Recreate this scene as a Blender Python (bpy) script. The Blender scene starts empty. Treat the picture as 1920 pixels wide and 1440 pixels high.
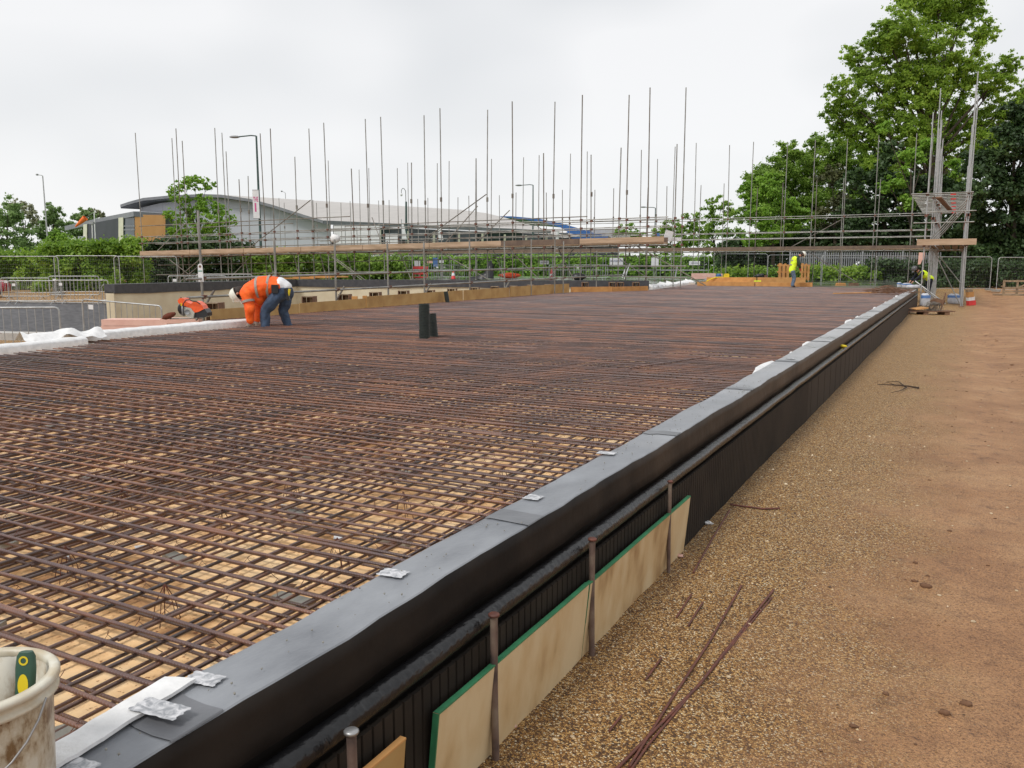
import bpy, bmesh, math, random
import numpy as np
from mathutils import Vector, Matrix, noise
R = math.radians
C = bpy.context.scene.collection
random.seed(7); rng = np.random.default_rng(11)

# ---------------------------------------------------------------- camera, sky, sun
PITCH, YAW, EYE, FPX = math.atan(221/1560), R(27.8), 1.6, 1560.0
cam = bpy.data.cameras.new('Camera'); co = bpy.data.objects.new('Camera', cam); C.objects.link(co)
co.location = (0, 0, EYE); co.rotation_euler = (math.pi/2-PITCH, 0, YAW)
cam.lens = 36*FPX/1920; cam.sensor_width = 36; cam.clip_end = 3000; cam.clip_start = .05
S = bpy.context.scene; S.camera = co
S.view_settings.view_transform = 'Standard'; S.view_settings.look = 'None'
S.view_settings.exposure = 0.40; S.view_settings.gamma = 1
SUN_EL, SUN_AZ = R(52), R(200)
W = bpy.data.worlds.new('World'); S.world = W; W.use_nodes = True
nt = W.node_tree; N = nt.nodes; L = nt.links
bg = N['Background']
sky = N.new('ShaderNodeTexSky'); sky.sky_type = 'NISHITA'; sky.sun_disc = False
sky.sun_elevation = SUN_EL; sky.sun_rotation = SUN_AZ
skm = N.new('ShaderNodeVectorMath'); skm.operation = 'SCALE'; skm.inputs['Scale'].default_value = .09
L.new(sky.outputs[0], skm.inputs[0])
tc = N.new('ShaderNodeTexCoord'); mp = N.new('ShaderNodeMapping'); mp.inputs['Scale'].default_value = (1.2, 1.2, 2.7)
L.new(tc.outputs['Generated'], mp.inputs[0])
cn = N.new('ShaderNodeTexNoise'); cn.inputs['Scale'].default_value = 1.7; cn.inputs['Detail'].default_value = 2.5; cn.inputs['Roughness'].default_value = .5
L.new(mp.outputs[0], cn.inputs['Vector'])
cr = N.new('ShaderNodeValToRGB')
cr.color_ramp.elements[0].position = .34; cr.color_ramp.elements[0].color = (.555, .57, .585, 1)
cr.color_ramp.elements[1].position = .60; cr.color_ramp.elements[1].color = (.725, .725, .73, 1)
L.new(cn.outputs[0], cr.inputs[0])
sx = N.new('ShaderNodeSeparateXYZ'); L.new(tc.outputs['Generated'], sx.inputs[0])
hr = N.new('ShaderNodeMapRange'); hr.inputs['From Min'].default_value = .02; hr.inputs['From Max'].default_value = .24
hr.inputs['To Min'].default_value = .75; hr.inputs['To Max'].default_value = 0
L.new(sx.outputs['Z'], hr.inputs[0])
hm = N.new('ShaderNodeMixRGB'); hm.inputs[2].default_value = (.745, .745, .745, 1)
L.new(hr.outputs[0], hm.inputs[0]); L.new(cr.outputs[0], hm.inputs[1])
mx = N.new('ShaderNodeMixRGB'); mx.inputs[0].default_value = .94
L.new(skm.outputs[0], mx.inputs[1]); L.new(hm.outputs[0], mx.inputs[2]); L.new(mx.outputs[0], bg.inputs[0])
bg.inputs[1].default_value = 1.0
sun = bpy.data.lights.new('Sun', 'SUN'); so = bpy.data.objects.new('Sun', sun); C.objects.link(so)
sun.energy = 1.5; sun.angle = R(16); sun.color = (1, .96, .9)
so.rotation_euler = (math.pi/2-SUN_EL, 0, math.pi-SUN_AZ)

# ---------------------------------------------------------------- photo pixels (1920x1440) to the world
def ray(px, py):
    x = px-960; u = 720-py
    f = FPX*math.cos(PITCH)+u*math.sin(PITCH); z = -FPX*math.sin(PITCH)+u*math.cos(PITCH)
    return x, f, z
def LF(lat, fwd, z=0): return Vector((lat*math.cos(YAW)-fwd*math.sin(YAW), lat*math.sin(YAW)+fwd*math.cos(YAW), z))
def atz(px, py, z):
    x, f, w = ray(px, py); t = (z-EYE)/w; return LF(x*t, f*t, z)
def atd(px, py, d):
    x, f, w = ray(px, py); t = d/f; return LF(x*t, d, EYE+w*t)
def atX(px, py, X0):
    x, f, w = ray(px, py); t = X0/(x*math.cos(YAW)-f*math.sin(YAW)); return LF(x*t, f*t, EYE+w*t)
def on_line(px, py, a, b):     # the point over plan line fwd = a - b*lat
    x, f, w = ray(px, py); r = x/f; return atd(px, py, a/(1+b*r))
def smooth(a, b, x): t = min(1, max(0, (x-a)/(b-a))); return t*t*(3-2*t)

# ---------------------------------------------------------------- mesh collecting
class MB:
    def __init__(s): s.v = []; s.f = []; s.m = []; s.smooth = []
    def add(s, vs, fs, m=0, sm=False):
        o = len(s.v); s.v += [tuple(v) for v in vs]; s.f += [tuple(i+o for i in f) for f in fs]
        s.m += [m]*len(fs); s.smooth += [sm]*len(fs); return s
    def box(s, c, d, rz=0, M=None, m=0):
        hx, hy, hz = d[0]/2, d[1]/2, d[2]/2
        vs = [Vector((x, y, z)) for z in (-hz, hz) for x, y in ((-hx, -hy), (hx, -hy), (hx, hy), (-hx, hy))]
        T = M if M is not None else Matrix.Rotation(rz, 4, 'Z')
        vs = [T @ v + Vector(c) for v in vs]
        return s.add(vs, [(3,2,1,0), (4,5,6,7), (0,1,5,4), (1,2,6,5), (2,3,7,6), (3,0,4,7)], m)
    def beam(s, a, b, w, h, m=0, up=(0, 0, 1)):        # box from a to b, w wide, h high
        a = Vector(a); b = Vector(b); d = (b-a).normalized(); up = Vector(up)
        if abs(d.dot(up)) > .98: up = Vector((1, 0, 0))
        x = d.cross(up).normalized(); y = x.cross(d)
        vs = [p+x*i*w/2+y*j*h/2 for p in (a, b) for i, j in ((-1,-1), (1,-1), (1,1), (-1,1))]
        return s.add(vs, [(3,2,1,0), (4,5,6,7), (0,1,5,4), (1,2,6,5), (2,3,7,6), (3,0,4,7)], m)
    def path(s, pts, r, n=6, m=0, cap=True, closed=False, sm=True):
        pts = [Vector(p) for p in pts]; k = len(pts); rs = r if isinstance(r, (list, tuple)) else [r]*k
        vs = []; ref = None
        for i, p in enumerate(pts):
            if closed: d = pts[(i+1) % k]-pts[i-1]
            else: d = pts[min(i+1, k-1)]-pts[max(i-1, 0)]
            d.normalize()
            if ref is None:
                ref = Vector((0, 0, 1)) if abs(d.z) < .9 else Vector((1, 0, 0))
            x = d.cross(ref)
            if x.length < 1e-4: x = d.cross(Vector((.3, 1, .2)))
            x.normalize(); y = x.cross(d); ref = y
            for j in range(n):
                a = 2*math.pi*j/n; vs.append(p+(x*math.cos(a)+y*math.sin(a))*rs[i])
        fs = []
        for i in range(k if closed else k-1):
            i2 = (i+1) % k
            for j in range(n):
                j2 = (j+1) % n; fs.append((i*n+j, i*n+j2, i2*n+j2, i2*n+j))
        s.add(vs, fs, m, sm)
        if cap and not closed:
            s.add(vs[:n], [tuple(range(n))[::-1]], m); s.add(vs[-n:], [tuple(range(n))], m)
        return s
    def lathe(s, prof, c=(0, 0, 0), n=20, m=0, M=None, sm=True, cap=False):
        vs = []
        for r, z in prof:
            for j in range(n):
                a = 2*math.pi*j/n; p = Vector((r*math.cos(a), r*math.sin(a), z))
                if M is not None: p = M @ p
                vs.append(p+Vector(c))
        fs = [(i*n+j, i*n+(j+1) % n, (i+1)*n+(j+1) % n, (i+1)*n+j) for i in range(len(prof)-1) for j in range(n)]
        s.add(vs, fs, m, sm)
        if cap:
            s.add(vs[-n:], [tuple(range(n))], m); s.add(vs[:n], [tuple(range(n))[::-1]], m)
        return s
    def prism(s, poly, z0, z1, m=0, mtop=None):
        n = len(poly); vs = [(p[0], p[1], z0) for p in poly]+[(p[0], p[1], z1) for p in poly]
        a = sum(poly[i][0]*poly[(i+1) % n][1]-poly[(i+1) % n][0]*poly[i][1] for i in range(n))
        idx = list(range(n)) if a > 0 else list(range(n))[::-1]
        s.add(vs, [tuple(i+n for i in idx)], m if mtop is None else mtop)
        s.add(vs, [tuple(idx[::-1])], m)
        s.add(vs, [(idx[i], idx[(i+1) % n], idx[(i+1) % n]+n, idx[i]+n) for i in range(n)], m)
        return s
    def ball(s, c, r, n=8, m=0, jit=0, M=None):
        rr = r if isinstance(r, (tuple, list)) else (r, r, r); vs = []; k = max(4, n//2)
        for i in range(k+1):
            for j in range(n):
                a = math.pi*i/k; b = 2*math.pi*j/n; q = 1+random.uniform(-jit, jit)
                p = Vector((rr[0]*math.sin(a)*math.cos(b)*q, rr[1]*math.sin(a)*math.sin(b)*q, rr[2]*math.cos(a)*q))
                if M is not None: p = M @ p
                vs.append(p+Vector(c))
        return s.add(vs, [(i*n+j, (i+1)*n+j, (i+1)*n+(j+1) % n, i*n+(j+1) % n) for i in range(k) for j in range(n)], m, True)
    def mesh(s, name, mats, shift=None):
        me = bpy.data.meshes.new(name)
        vs = s.v if shift is None else [tuple(shift @ Vector(v)) for v in s.v]
        me.from_pydata(vs, [], s.f)
        for mt in (mats if isinstance(mats, (list, tuple)) else [mats]): me.materials.append(mt)
        me.polygons.foreach_set('material_index', s.m); me.polygons.foreach_set('use_smooth', s.smooth)
        me.update(); return me
    def build(s, name, mats, parent=None, local=False):
        sh = None
        if parent is not None and not local: sh = parent['_m'] if False else MAT[parent.name].inverted()
        o = bpy.data.objects.new(name, s.mesh(name, mats, sh)); C.objects.link(o)
        if parent is not None: o.parent = parent
        MAT[o.name] = MAT[parent.name] if parent is not None else Matrix.Identity(4)
        return o
MAT = {}
def empty(name, loc=(0, 0, 0), rz=0):
    o = bpy.data.objects.new(name, None); C.objects.link(o); o.location = loc; o.rotation_euler = (0, 0, rz)
    o.empty_display_size = .2
    MAT[o.name] = Matrix.Translation(Vector(loc)) @ Matrix.Rotation(rz, 4, 'Z'); return o
def tag(o, label, cat, group=None, kind=None):
    if label: o['label'] = label
    if cat: o['category'] = cat
    if group: o['group'] = group
    if kind: o['kind'] = kind
    return o
def thing(name, label, cat, loc=(0, 0, 0), rz=0, group=None): return tag(empty(name, loc, rz), label, cat, group)
def struct(o): o['kind'] = 'structure'; return o
def kids(o): return [c for c in C.objects if c.parent == o]
def dup(root, loc, rz=None, label=None, sc=None, tilt=None):
    r = root.copy(); C.objects.link(r); r.location = loc
    e = list(root.rotation_euler)
    if rz is not None: e[2] = rz
    if tilt is not None: e[0], e[1] = tilt
    r.rotation_euler = e
    if sc: r.scale = sc
    if label: r['label'] = label
    for ch in KID.setdefault(root.name, kids(root)):
        c = ch.copy(); C.objects.link(c); c.parent = r
        for g in KID.setdefault(ch.name, kids(ch)):
            d = g.copy(); C.objects.link(d); d.parent = c
    return r
KID = {}

# ---------------------------------------------------------------- materials
def nodes(name):
    m = bpy.data.materials.new(name); m.use_nodes = True
    return m, m.node_tree.nodes, m.node_tree.links, m.node_tree.nodes['Principled BSDF']
def pm(name, c1, c2=None, scale=6, rough=.6, metal=0, bump=0, bscale=None, c3=None, world=False, stretch=None, spec=None, rvar=0, detail=6, lo=.35, hi=.65):
    m, n, l, b = nodes(name)
    b.inputs['Roughness'].default_value = rough; b.inputs['Metallic'].default_value = metal
    if spec is not None: b.inputs['Specular IOR Level'].default_value = spec
    b.inputs['Base Color'].default_value = (*c1, 1)
    if c2 is None: c2 = tuple(max(0, x*.8) for x in c1)
    if world:
        g = n.new('ShaderNodeNewGeometry'); src = g.outputs['Position']
    else:
        g = n.new('ShaderNodeTexCoord'); src = g.outputs['Object']
    if stretch:
        mpn = n.new('ShaderNodeMapping'); mpn.inputs['Scale'].default_value = stretch; l.new(src, mpn.inputs[0]); src = mpn.outputs[0]
    t = n.new('ShaderNodeTexNoise'); t.inputs['Scale'].default_value = scale; t.inputs['Detail'].default_value = detail
    l.new(src, t.inputs['Vector'])
    r = n.new('ShaderNodeValToRGB'); e = r.color_ramp.elements
    e[0].position = lo; e[0].color = (*c2, 1); e[1].position = hi; e[1].color = (*c1, 1)
    if c3: q = e.new((lo+hi)/2); q.color = (*c3, 1)
    l.new(t.outputs[0], r.inputs[0]); l.new(r.outputs[0], b.inputs['Base Color'])
    if rvar:
        mr = n.new('ShaderNodeMapRange'); mr.inputs['To Min'].default_value = rough-rvar; mr.inputs['To Max'].default_value = rough+rvar
        mr.inputs['From Min'].default_value = .35; mr.inputs['From Max'].default_value = .65
        l.new(t.outputs[0], mr.inputs[0]); l.new(mr.outputs[0], b.inputs['Roughness'])
    if bump:
        t2 = n.new('ShaderNodeTexNoise'); t2.inputs['Scale'].default_value = bscale or scale*5; t2.inputs['Detail'].default_value = 4
        l.new(src, t2.inputs['Vector'])
        bp = n.new('ShaderNodeBump'); bp.inputs['Strength'].default_value = bump; bp.inputs['Distance'].default_value = .01
        l.new(t2.outputs[0], bp.inputs['Height']); l.new(bp.outputs[0], b.inputs['Normal'])
    return m
def leafmat(name, ca, cb, cc, trans=.3):
    m, n, l, b = nodes(name)
    g = n.new('ShaderNodeNewGeometry'); r = n.new('ShaderNodeValToRGB'); e = r.color_ramp.elements
    e[0].position = 0; e[0].color = (*ca, 1); e[1].position = 1; e[1].color = (*cc, 1); q = e.new(.5); q.color = (*cb, 1)
    t = n.new('ShaderNodeTexNoise'); t.inputs['Scale'].default_value = .45; t.inputs['Detail'].default_value = 2; l.new(g.outputs['Position'], t.inputs['Vector'])
    mm = n.new('ShaderNodeMath'); mm.operation = 'MULTIPLY_ADD'; mm.inputs[1].default_value = .55; mm.inputs[2].default_value = .0
    l.new(g.outputs['Random Per Island'], mm.inputs[0])
    ad = n.new('ShaderNodeMapRange'); ad.inputs['From Min'].default_value = .3; ad.inputs['From Max'].default_value = .7
    ad.inputs['To Min'].default_value = 0; ad.inputs['To Max'].default_value = .5; l.new(t.outputs[0], ad.inputs[0])
    s2 = n.new('ShaderNodeMath'); s2.operation = 'ADD'; l.new(mm.outputs[0], s2.inputs[0]); l.new(ad.outputs[0], s2.inputs[1])
    l.new(s2.outputs[0], r.inputs[0]); l.new(r.outputs[0], b.inputs['Base Color'])
    b.inputs['Roughness'].default_value = .55
    tr = n.new('ShaderNodeBsdfTranslucent'); l.new(r.outputs[0], tr.inputs[0])
    ms = n.new('ShaderNodeMixShader'); ms.inputs[0].default_value = trans
    l.new(b.outputs[0], ms.inputs[1]); l.new(tr.outputs[0], ms.inputs[2]); l.new(ms.outputs[0], n['Material Output'].inputs[0])
    return m
M = {}
M['tube'] = pm('galvanised tube', (.36,.36,.34), (.22,.21,.19), 3, .42, .55, world=True)
M['tube_old'] = pm('weathered tube', (.26,.25,.22), (.15,.12,.10), 3, .55, .4, world=True)
M['coupler'] = pm('rusty coupler', (.20,.09,.06), (.12,.06,.05), 20, .7, .2)
M['board'] = pm('scaffold board', (.50,.36,.25), (.36,.25,.16), 2.5, .8, world=True, stretch=(.6,.6,4))
M['board_dark'] = pm('weathered board', (.20,.14,.10), (.13,.09,.07), 3, .85, world=True)
M['ply'] = pm('plywood', (.46,.30,.12), (.36,.21,.075), 3.2, .62, world=True, bump=.1, c3=(.42,.26,.095))
M['ply_pale'] = pm('pale plywood', (.64,.50,.30), (.34,.20,.085), 4.5, .55, world=True, c3=(.56,.40,.21), bump=.2, stretch=(1,1.0,.5), lo=.34, hi=.60, detail=9)
M['green'] = pm('green edge paint', (.045,.24,.11), (.035,.16,.075), 12, .45, world=True)
M['timber'] = pm('new timber', (.58,.30,.10), (.46,.22,.07), 4, .7, world=True)
M['timber_dark'] = pm('stained timber', (.22,.12,.07), (.13,.07,.045), 8, .8, world=True)
M['timber_grey'] = pm('weathered timber', (.36,.27,.17), (.22,.16,.11), 6, .8, world=True)
M['cream'] = pm('cream faced insulation', (.66,.60,.45), (.56,.49,.35), 1.6, .7, world=True, detail=3)
M['membrane'] = pm('dark membrane', (.062,.064,.072), (.04,.042,.05), 7, .5, world=True, bump=.15)
M['greymem'] = pm('blue grey board', (.20,.215,.24), (.14,.155,.18), 3, .6, world=True, stretch=(1,1,5))
M['white'] = pm('white fleece', (.80,.80,.80), (.66,.66,.66), 14, .85, bump=.3)
M['whitepaint'] = pm('white sheet', (.78,.79,.80), (.7,.71,.73), 5, .5)
M['pink'] = pm('pink insulation board', (.78,.50,.42), (.70,.42,.35), 4, .7, world=True)
M['orange'] = pm('hi vis orange fabric', (1.0,.15,.012), (.88,.10,.008), 9, .7, bump=.5, bscale=24)
M['yellow'] = pm('hi vis yellow fabric', (.80,1.0,.04), (.70,.98,.03), 9, .7, bump=.4)
M['reflect'] = pm('reflective tape', (.36,.31,.27), (.26,.22,.19), 20, .5)
M['denim'] = pm('dark denim', (.055,.09,.155), (.03,.05,.09), 9, .85, bump=.5, bscale=40)
M['denim_light'] = pm('faded denim', (.13,.18,.26), (.09,.13,.2), 12, .85)
M['navy'] = pm('navy cloth', (.012,.015,.03), (.008,.01,.02), 12, .85)
M['olive'] = pm('dark green sleeve', (.03,.055,.03), (.02,.04,.02), 12, .85)
M['skin'] = pm('skin', (.50,.27,.19), (.44,.22,.15), 12, .5)
M['hair'] = pm('dark hair', (.03,.02,.015), None, 30, .7)
M['helmet'] = pm('white helmet shell', (.82,.83,.76), (.7,.7,.6), 8, .3)
M['helmet_dark'] = pm('grey helmet shell', (.12,.12,.13), None, 8, .35)
M['black'] = pm('black plastic', (.018,.018,.02), (.01,.01,.012), 10, .4)
M['duct'] = pm('black ribbed duct', (.022,.03,.027), (.014,.02,.018), 12, .45)
M['red'] = pm('red plastic', (.72,.05,.05), (.6,.04,.04), 6, .4)
M['blue'] = pm('blue plastic', (.03,.12,.35), None, 6, .4)
M['signblue'] = pm('blue sign', (.10,.22,.50), None, 6, .4)
M['yellowplastic'] = pm('yellow plastic', (.80,.62,.02), None, 6, .4)
M['sawred'] = pm('orange red casing', (.90,.13,.03), (.8,.10,.02), 20, .35)
M['sawgrey'] = pm('pale grey casing', (.45,.44,.38), None, 12, .45)
M['steel'] = pm('bright steel', (.42,.42,.42), None, 8, .35, .7)
M['lampgreen'] = pm('dark green post', (.05,.10,.09), (.04,.07,.065), 3, .5)
M['grey'] = pm('grey paint', (.30,.31,.32), None, 5, .5)
M['galv'] = pm('galvanised barrier', (.48,.49,.49), (.36,.37,.37), 6, .4, .5, world=True)
M['wire'] = pm('fence wire', (.30,.31,.31), None, 6, .5, .5)
M['concrete'] = pm('concrete block', (.32,.31,.28), (.24,.23,.2), 10, .9, bump=.2)
M['redcar'] = pm('red car paint', (.55,.03,.07), (.5,.025,.06), 2, .25)
M['glass'] = pm('dark glass', (.05,.07,.08), (.03,.045,.05), 2, .06)
M['tyre'] = pm('tyre', (.02,.02,.02), None, 8, .8)
M['mud'] = pm('damp soil', (.19,.10,.055), (.11,.055,.03), 5, .95, bump=.4, world=True)
M['bark'] = pm('bark', (.085,.065,.045), (.045,.035,.025), 4, .9, world=True, bump=.3)
M['scrap'] = pm('dark red rusty bar', (.17,.055,.035), (.10,.04,.03), 30, .6, .2, world=True)
M['twig'] = pm('dead twig', (.06,.04,.03), None, 10, .9)
# rusty reinforcing bar with rib bump
def rebarmat(name, ca, cb, cc):
    m, n, l, b = nodes(name)
    g = n.new('ShaderNodeNewGeometry'); t = n.new('ShaderNodeTexNoise'); t.inputs['Scale'].default_value = 1.6; t.inputs['Detail'].default_value = 8; t.inputs['Roughness'].default_value = .7
    l.new(g.outputs['Position'], t.inputs['Vector'])
    mr = n.new('ShaderNodeMath'); mr.operation = 'MULTIPLY_ADD'; mr.inputs[1].default_value = .36
    l.new(g.outputs['Random Per Island'], mr.inputs[0]); sh = n.new('ShaderNodeMath'); sh.operation = 'SUBTRACT'; sh.inputs[1].default_value = .18
    l.new(t.outputs[0], sh.inputs[0]); l.new(sh.outputs[0], mr.inputs[2])
    r = n.new('ShaderNodeValToRGB'); e = r.color_ramp.elements
    e[0].position = .32; e[0].color = (*ca, 1); e[1].position = .68; e[1].color = (*cc, 1); q = e.new(.5); q.color = (*cb, 1)
    l.new(mr.outputs[0], r.inputs[0]); l.new(r.outputs[0], b.inputs['Base Color'])
    b.inputs['Roughness'].default_value = .36; b.inputs['Metallic'].default_value = .0; b.inputs['Specular IOR Level'].default_value = .75
    w = n.new('ShaderNodeTexWave'); w.wave_type = 'BANDS'; w.bands_direction = 'DIAGONAL'; w.inputs['Scale'].default_value = 55; w.inputs['Distortion'].default_value = .4
    l.new(g.outputs['Position'], w.inputs['Vector'])
    bp = n.new('ShaderNodeBump'); bp.inputs['Strength'].default_value = .6; bp.inputs['Distance'].default_value = .0012
    l.new(w.outputs[0], bp.inputs['Height']); l.new(bp.outputs[0], b.inputs['Normal'])
    return m
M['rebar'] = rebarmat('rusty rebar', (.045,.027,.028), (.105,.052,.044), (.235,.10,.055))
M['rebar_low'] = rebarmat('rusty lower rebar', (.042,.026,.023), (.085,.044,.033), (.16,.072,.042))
M['leaf_oak'] = leafmat('oak leaves', (.15,.24,.034), (.29,.45,.055), (.48,.62,.10), .58)
M['leaf_mid'] = leafmat('mid green leaves', (.12,.20,.036), (.23,.38,.06), (.38,.53,.09), .52)
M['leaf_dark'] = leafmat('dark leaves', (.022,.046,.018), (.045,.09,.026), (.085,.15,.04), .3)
M['leaf_bright'] = leafmat('bright spring leaves', (.13,.26,.03), (.23,.42,.045), (.36,.55,.08), .45)
M['leaf_hedge'] = leafmat('hedge leaves', (.10,.20,.025), (.22,.38,.04), (.42,.56,.075), .5)
M['leaf_far'] = leafmat('far wood leaves', (.14,.23,.08), (.22,.34,.11), (.30,.43,.15), .45)
M['leaf_pale'] = leafmat('pale blossom leaves', (.20,.22,.12), (.30,.31,.18), (.4,.4,.26), .3)

# ================================================================ SETTING: ground, pit, slabs, lawn
def pip(x, y, poly):
    c = False; j = len(poly)-1
    for i in range(len(poly)):
        xi, yi = poly[i][0], poly[i][1]; xj, yj = poly[j][0], poly[j][1]
        if (yi > y) != (yj > y) and x < (xj-xi)*(y-yi)/(yj-yi)+xi: c = not c
        j = i
    return c
GW0, GW1 = LF(-24.5, 38.0), LF(-17.35, 36.0)          # grey-blue pit wall
CW0, CW1, CW2 = atd(213, 547, 28), atd(556, 524, 37.8), atd(1217, 526, 35)   # cream wall corners
PIT = [(-8.5, -12), (-8.5, 33.5), (CW2.x, CW2.y+1.4), (CW1.x-1.4, CW1.y+1.6), (CW0.x-1.6, CW0.y+2.2), (GW1.x-.5, GW1.y+1.6), (GW0.x-2, GW0.y+1.6), (-60, 16), (-60, -12)]
def gz(x, y):
    fwd = -x*math.sin(YAW)+y*math.cos(YAW)
    if pip(x, y, PIT): return -1.5
    h = .62*smooth(42, 76, fwd)+noise.noise((x*.25, y*.25, 0))*.03*smooth(0, 10, abs(y)+abs(x))
    h += noise.noise((x*1.3, y*.9, 3))*.012+noise.noise((x*5, y*5, 9))*.009
    for tx in (.55, 1.75):                                        # wheel ruts along the track
        d = x-tx-.25*math.sin(y*.13); h -= .035*math.exp(-d*d/.05)*smooth(4, 10, y)+.012*math.exp(-(abs(d)-.36)**2/.010)*smooth(4, 10, y)
    if -1.3 < x < 0: h += .012*math.exp(-((x+1.27)/.12)**2)
    return h
def axis(segs):
    a = []
    for s, e, n in segs: a += list(np.linspace(s, e, n, endpoint=False))
    return a+[segs[-1][1]]
xs = axis([(-900, -120, 12), (-120, -50, 24), (-50, -8, 42), (-8, -1.4, 8), (-1.4, 3.2, 60), (3.2, 12, 22), (12, 60, 24), (60, 900, 12)])
ys = axis([(-300, -20, 6), (-20, 0, 10), (0, 9, 100), (9, 40, 70), (40, 110, 60), (110, 200, 14), (200, 1200, 12)])
g = MB(); nx = len(xs)
g.v = [(x, y, gz(x, y)) for y in ys for x in xs]
for j in range(len(ys)-1):
    for i in range(nx-1): g.f.append((j*nx+i, j*nx+i+1, (j+1)*nx+i+1, (j+1)*nx+i))
g.m = [0]*len(g.f); g.smooth = [True]*len(g.f)
def groundmat():
    m, n, l, b = nodes('gravel and red brown earth')
    gm = n.new('ShaderNodeNewGeometry'); pos = gm.outputs['Position']
    def noi(sc, det=5, rough=.5):
        t = n.new('ShaderNodeTexNoise'); t.inputs['Scale'].default_value = sc; t.inputs['Detail'].default_value = det; t.inputs['Roughness'].default_value = rough
        l.new(pos, t.inputs['Vector']); return t.outputs[0]
    def ramp(src, stops):
        r = n.new('ShaderNodeValToRGB'); e = r.color_ramp.elements
        e[0].position = stops[0][0]; e[0].color = (*stops[0][1], 1); e[1].position = stops[-1][0]; e[1].color = (*stops[-1][1], 1)
        for p, c in stops[1:-1]: q = e.new(p); q.color = (*c, 1)
        l.new(src, r.inputs[0]); return r.outputs[0]
    def mix(f, a, c, bt='MIX'):
        x = n.new('ShaderNodeMixRGB'); x.blend_type = bt
        for i, v in enumerate((f, a, c)):
            if isinstance(v, (int, float)): x.inputs[i].default_value = v
            elif isinstance(v, tuple): x.inputs[i].default_value = (*v, 1)
            else: l.new(v, x.inputs[i])
        return x.outputs[0]
    def math_(op, a, c=None, d=None):
        x = n.new('ShaderNodeMath'); x.operation = op
        for i, v in enumerate((a, c, d)):
            if v is None: continue
            if isinstance(v, (int, float)): x.inputs[i].default_value = v
            else: l.new(v, x.inputs[i])
        return x.outputs[0]
    v = n.new('ShaderNodeTexVoronoi'); v.inputs['Scale'].default_value = 150; l.new(pos, v.inputs['Vector'])
    sep = n.new('ShaderNodeSeparateColor'); l.new(v.outputs['Color'], sep.inputs[0])
    peb = ramp(sep.outputs[0], [(0, (.03, .014, .008)), (.25, (.14, .06, .018)), (.48, (.40, .195, .045)), (.68, (.64, .355, .10)), (.86, (.90, .61, .25)), (1, (1.0, .92, .70))])
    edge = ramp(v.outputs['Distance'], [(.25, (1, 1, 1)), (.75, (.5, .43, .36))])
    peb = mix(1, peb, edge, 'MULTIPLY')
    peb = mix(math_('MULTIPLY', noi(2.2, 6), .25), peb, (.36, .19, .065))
    dirt = ramp(noi(1.1, 8, .62), [(.32, (.32, .155, .066)), (.5, (.435, .228, .104)), (.68, (.54, .315, .158))])
    spk = ramp(noi(95, 3, .6), [(.36, (.35, .3, .28)), (.5, (1, 1, 1)), (.66, (1.0, 1, 1)), (.76, (1.75, 1.7, 1.6))])
    dirt = mix(.75, dirt, spk, 'MULTIPLY')
    blot = ramp(noi(5.5, 8, .72), [(.32, (.42, .36, .33)), (.42, (.9, .87, .84)), (.5, (1.08, 1.06, 1.02))])
    dirt = mix(.8, dirt, blot, 'MULTIPLY')
    sx = n.new('ShaderNodeSeparateXYZ'); l.new(pos, sx.inputs[0])
    e1 = math_('MULTIPLY_ADD', sx.outputs['Y'], .030, -.42)               # edge of the gravel strip
    dx = math_('SUBTRACT', sx.outputs['X'], e1)
    w = math_('MULTIPLY_ADD', noi(1.6, 6, .6), 1.5, -.75)
    w2 = math_('MULTIPLY_ADD', noi(30, 3), .35, -.17)
    q = math_('ADD', math_('ADD', dx, w), w2)
    mr = n.new('ShaderNodeMapRange'); mr.inputs['From Min'].default_value = -.45; mr.inputs['From Max'].default_value = .45; l.new(q, mr.inputs[0])
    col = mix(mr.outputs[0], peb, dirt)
    fy = n.new('ShaderNodeMapRange'); fy.inputs['From Min'].default_value = 66; fy.inputs['From Max'].default_value = 72
    ff = math_('ADD', math_('MULTIPLY', sx.outputs['X'], -math.sin(YAW)), math_('MULTIPLY', sx.outputs['Y'], math.cos(YAW)))
    l.new(ff, fy.inputs[0])
    grass = ramp(noi(.8, 8, .7), [(.3, (.05, .10, .018)), (.5, (.09, .18, .03)), (.7, (.15, .26, .05))])
    col = mix(fy.outputs[0], col, grass)
    l.new(col, b.inputs['Base Color'])
    b.inputs['Roughness'].default_value = .62
    bp = n.new('ShaderNodeBump'); bp.inputs['Strength'].default_value = 1.0; bp.inputs['Distance'].default_value = .010; bp.invert = True
    l.new(v.outputs['Distance'], bp.inputs['Height'])
    bp2 = n.new('ShaderNodeBump'); bp2.inputs['Strength'].default_value = .7; bp2.inputs['Distance'].default_value = .02
    l.new(noi(14, 8, .65), bp2.inputs['Height']); l.new(bp.outputs[0], bp2.inputs['Normal']); l.new(bp2.outputs[0], b.inputs['Normal'])
    return m
struct(g.build('ground', groundmat()))
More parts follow.
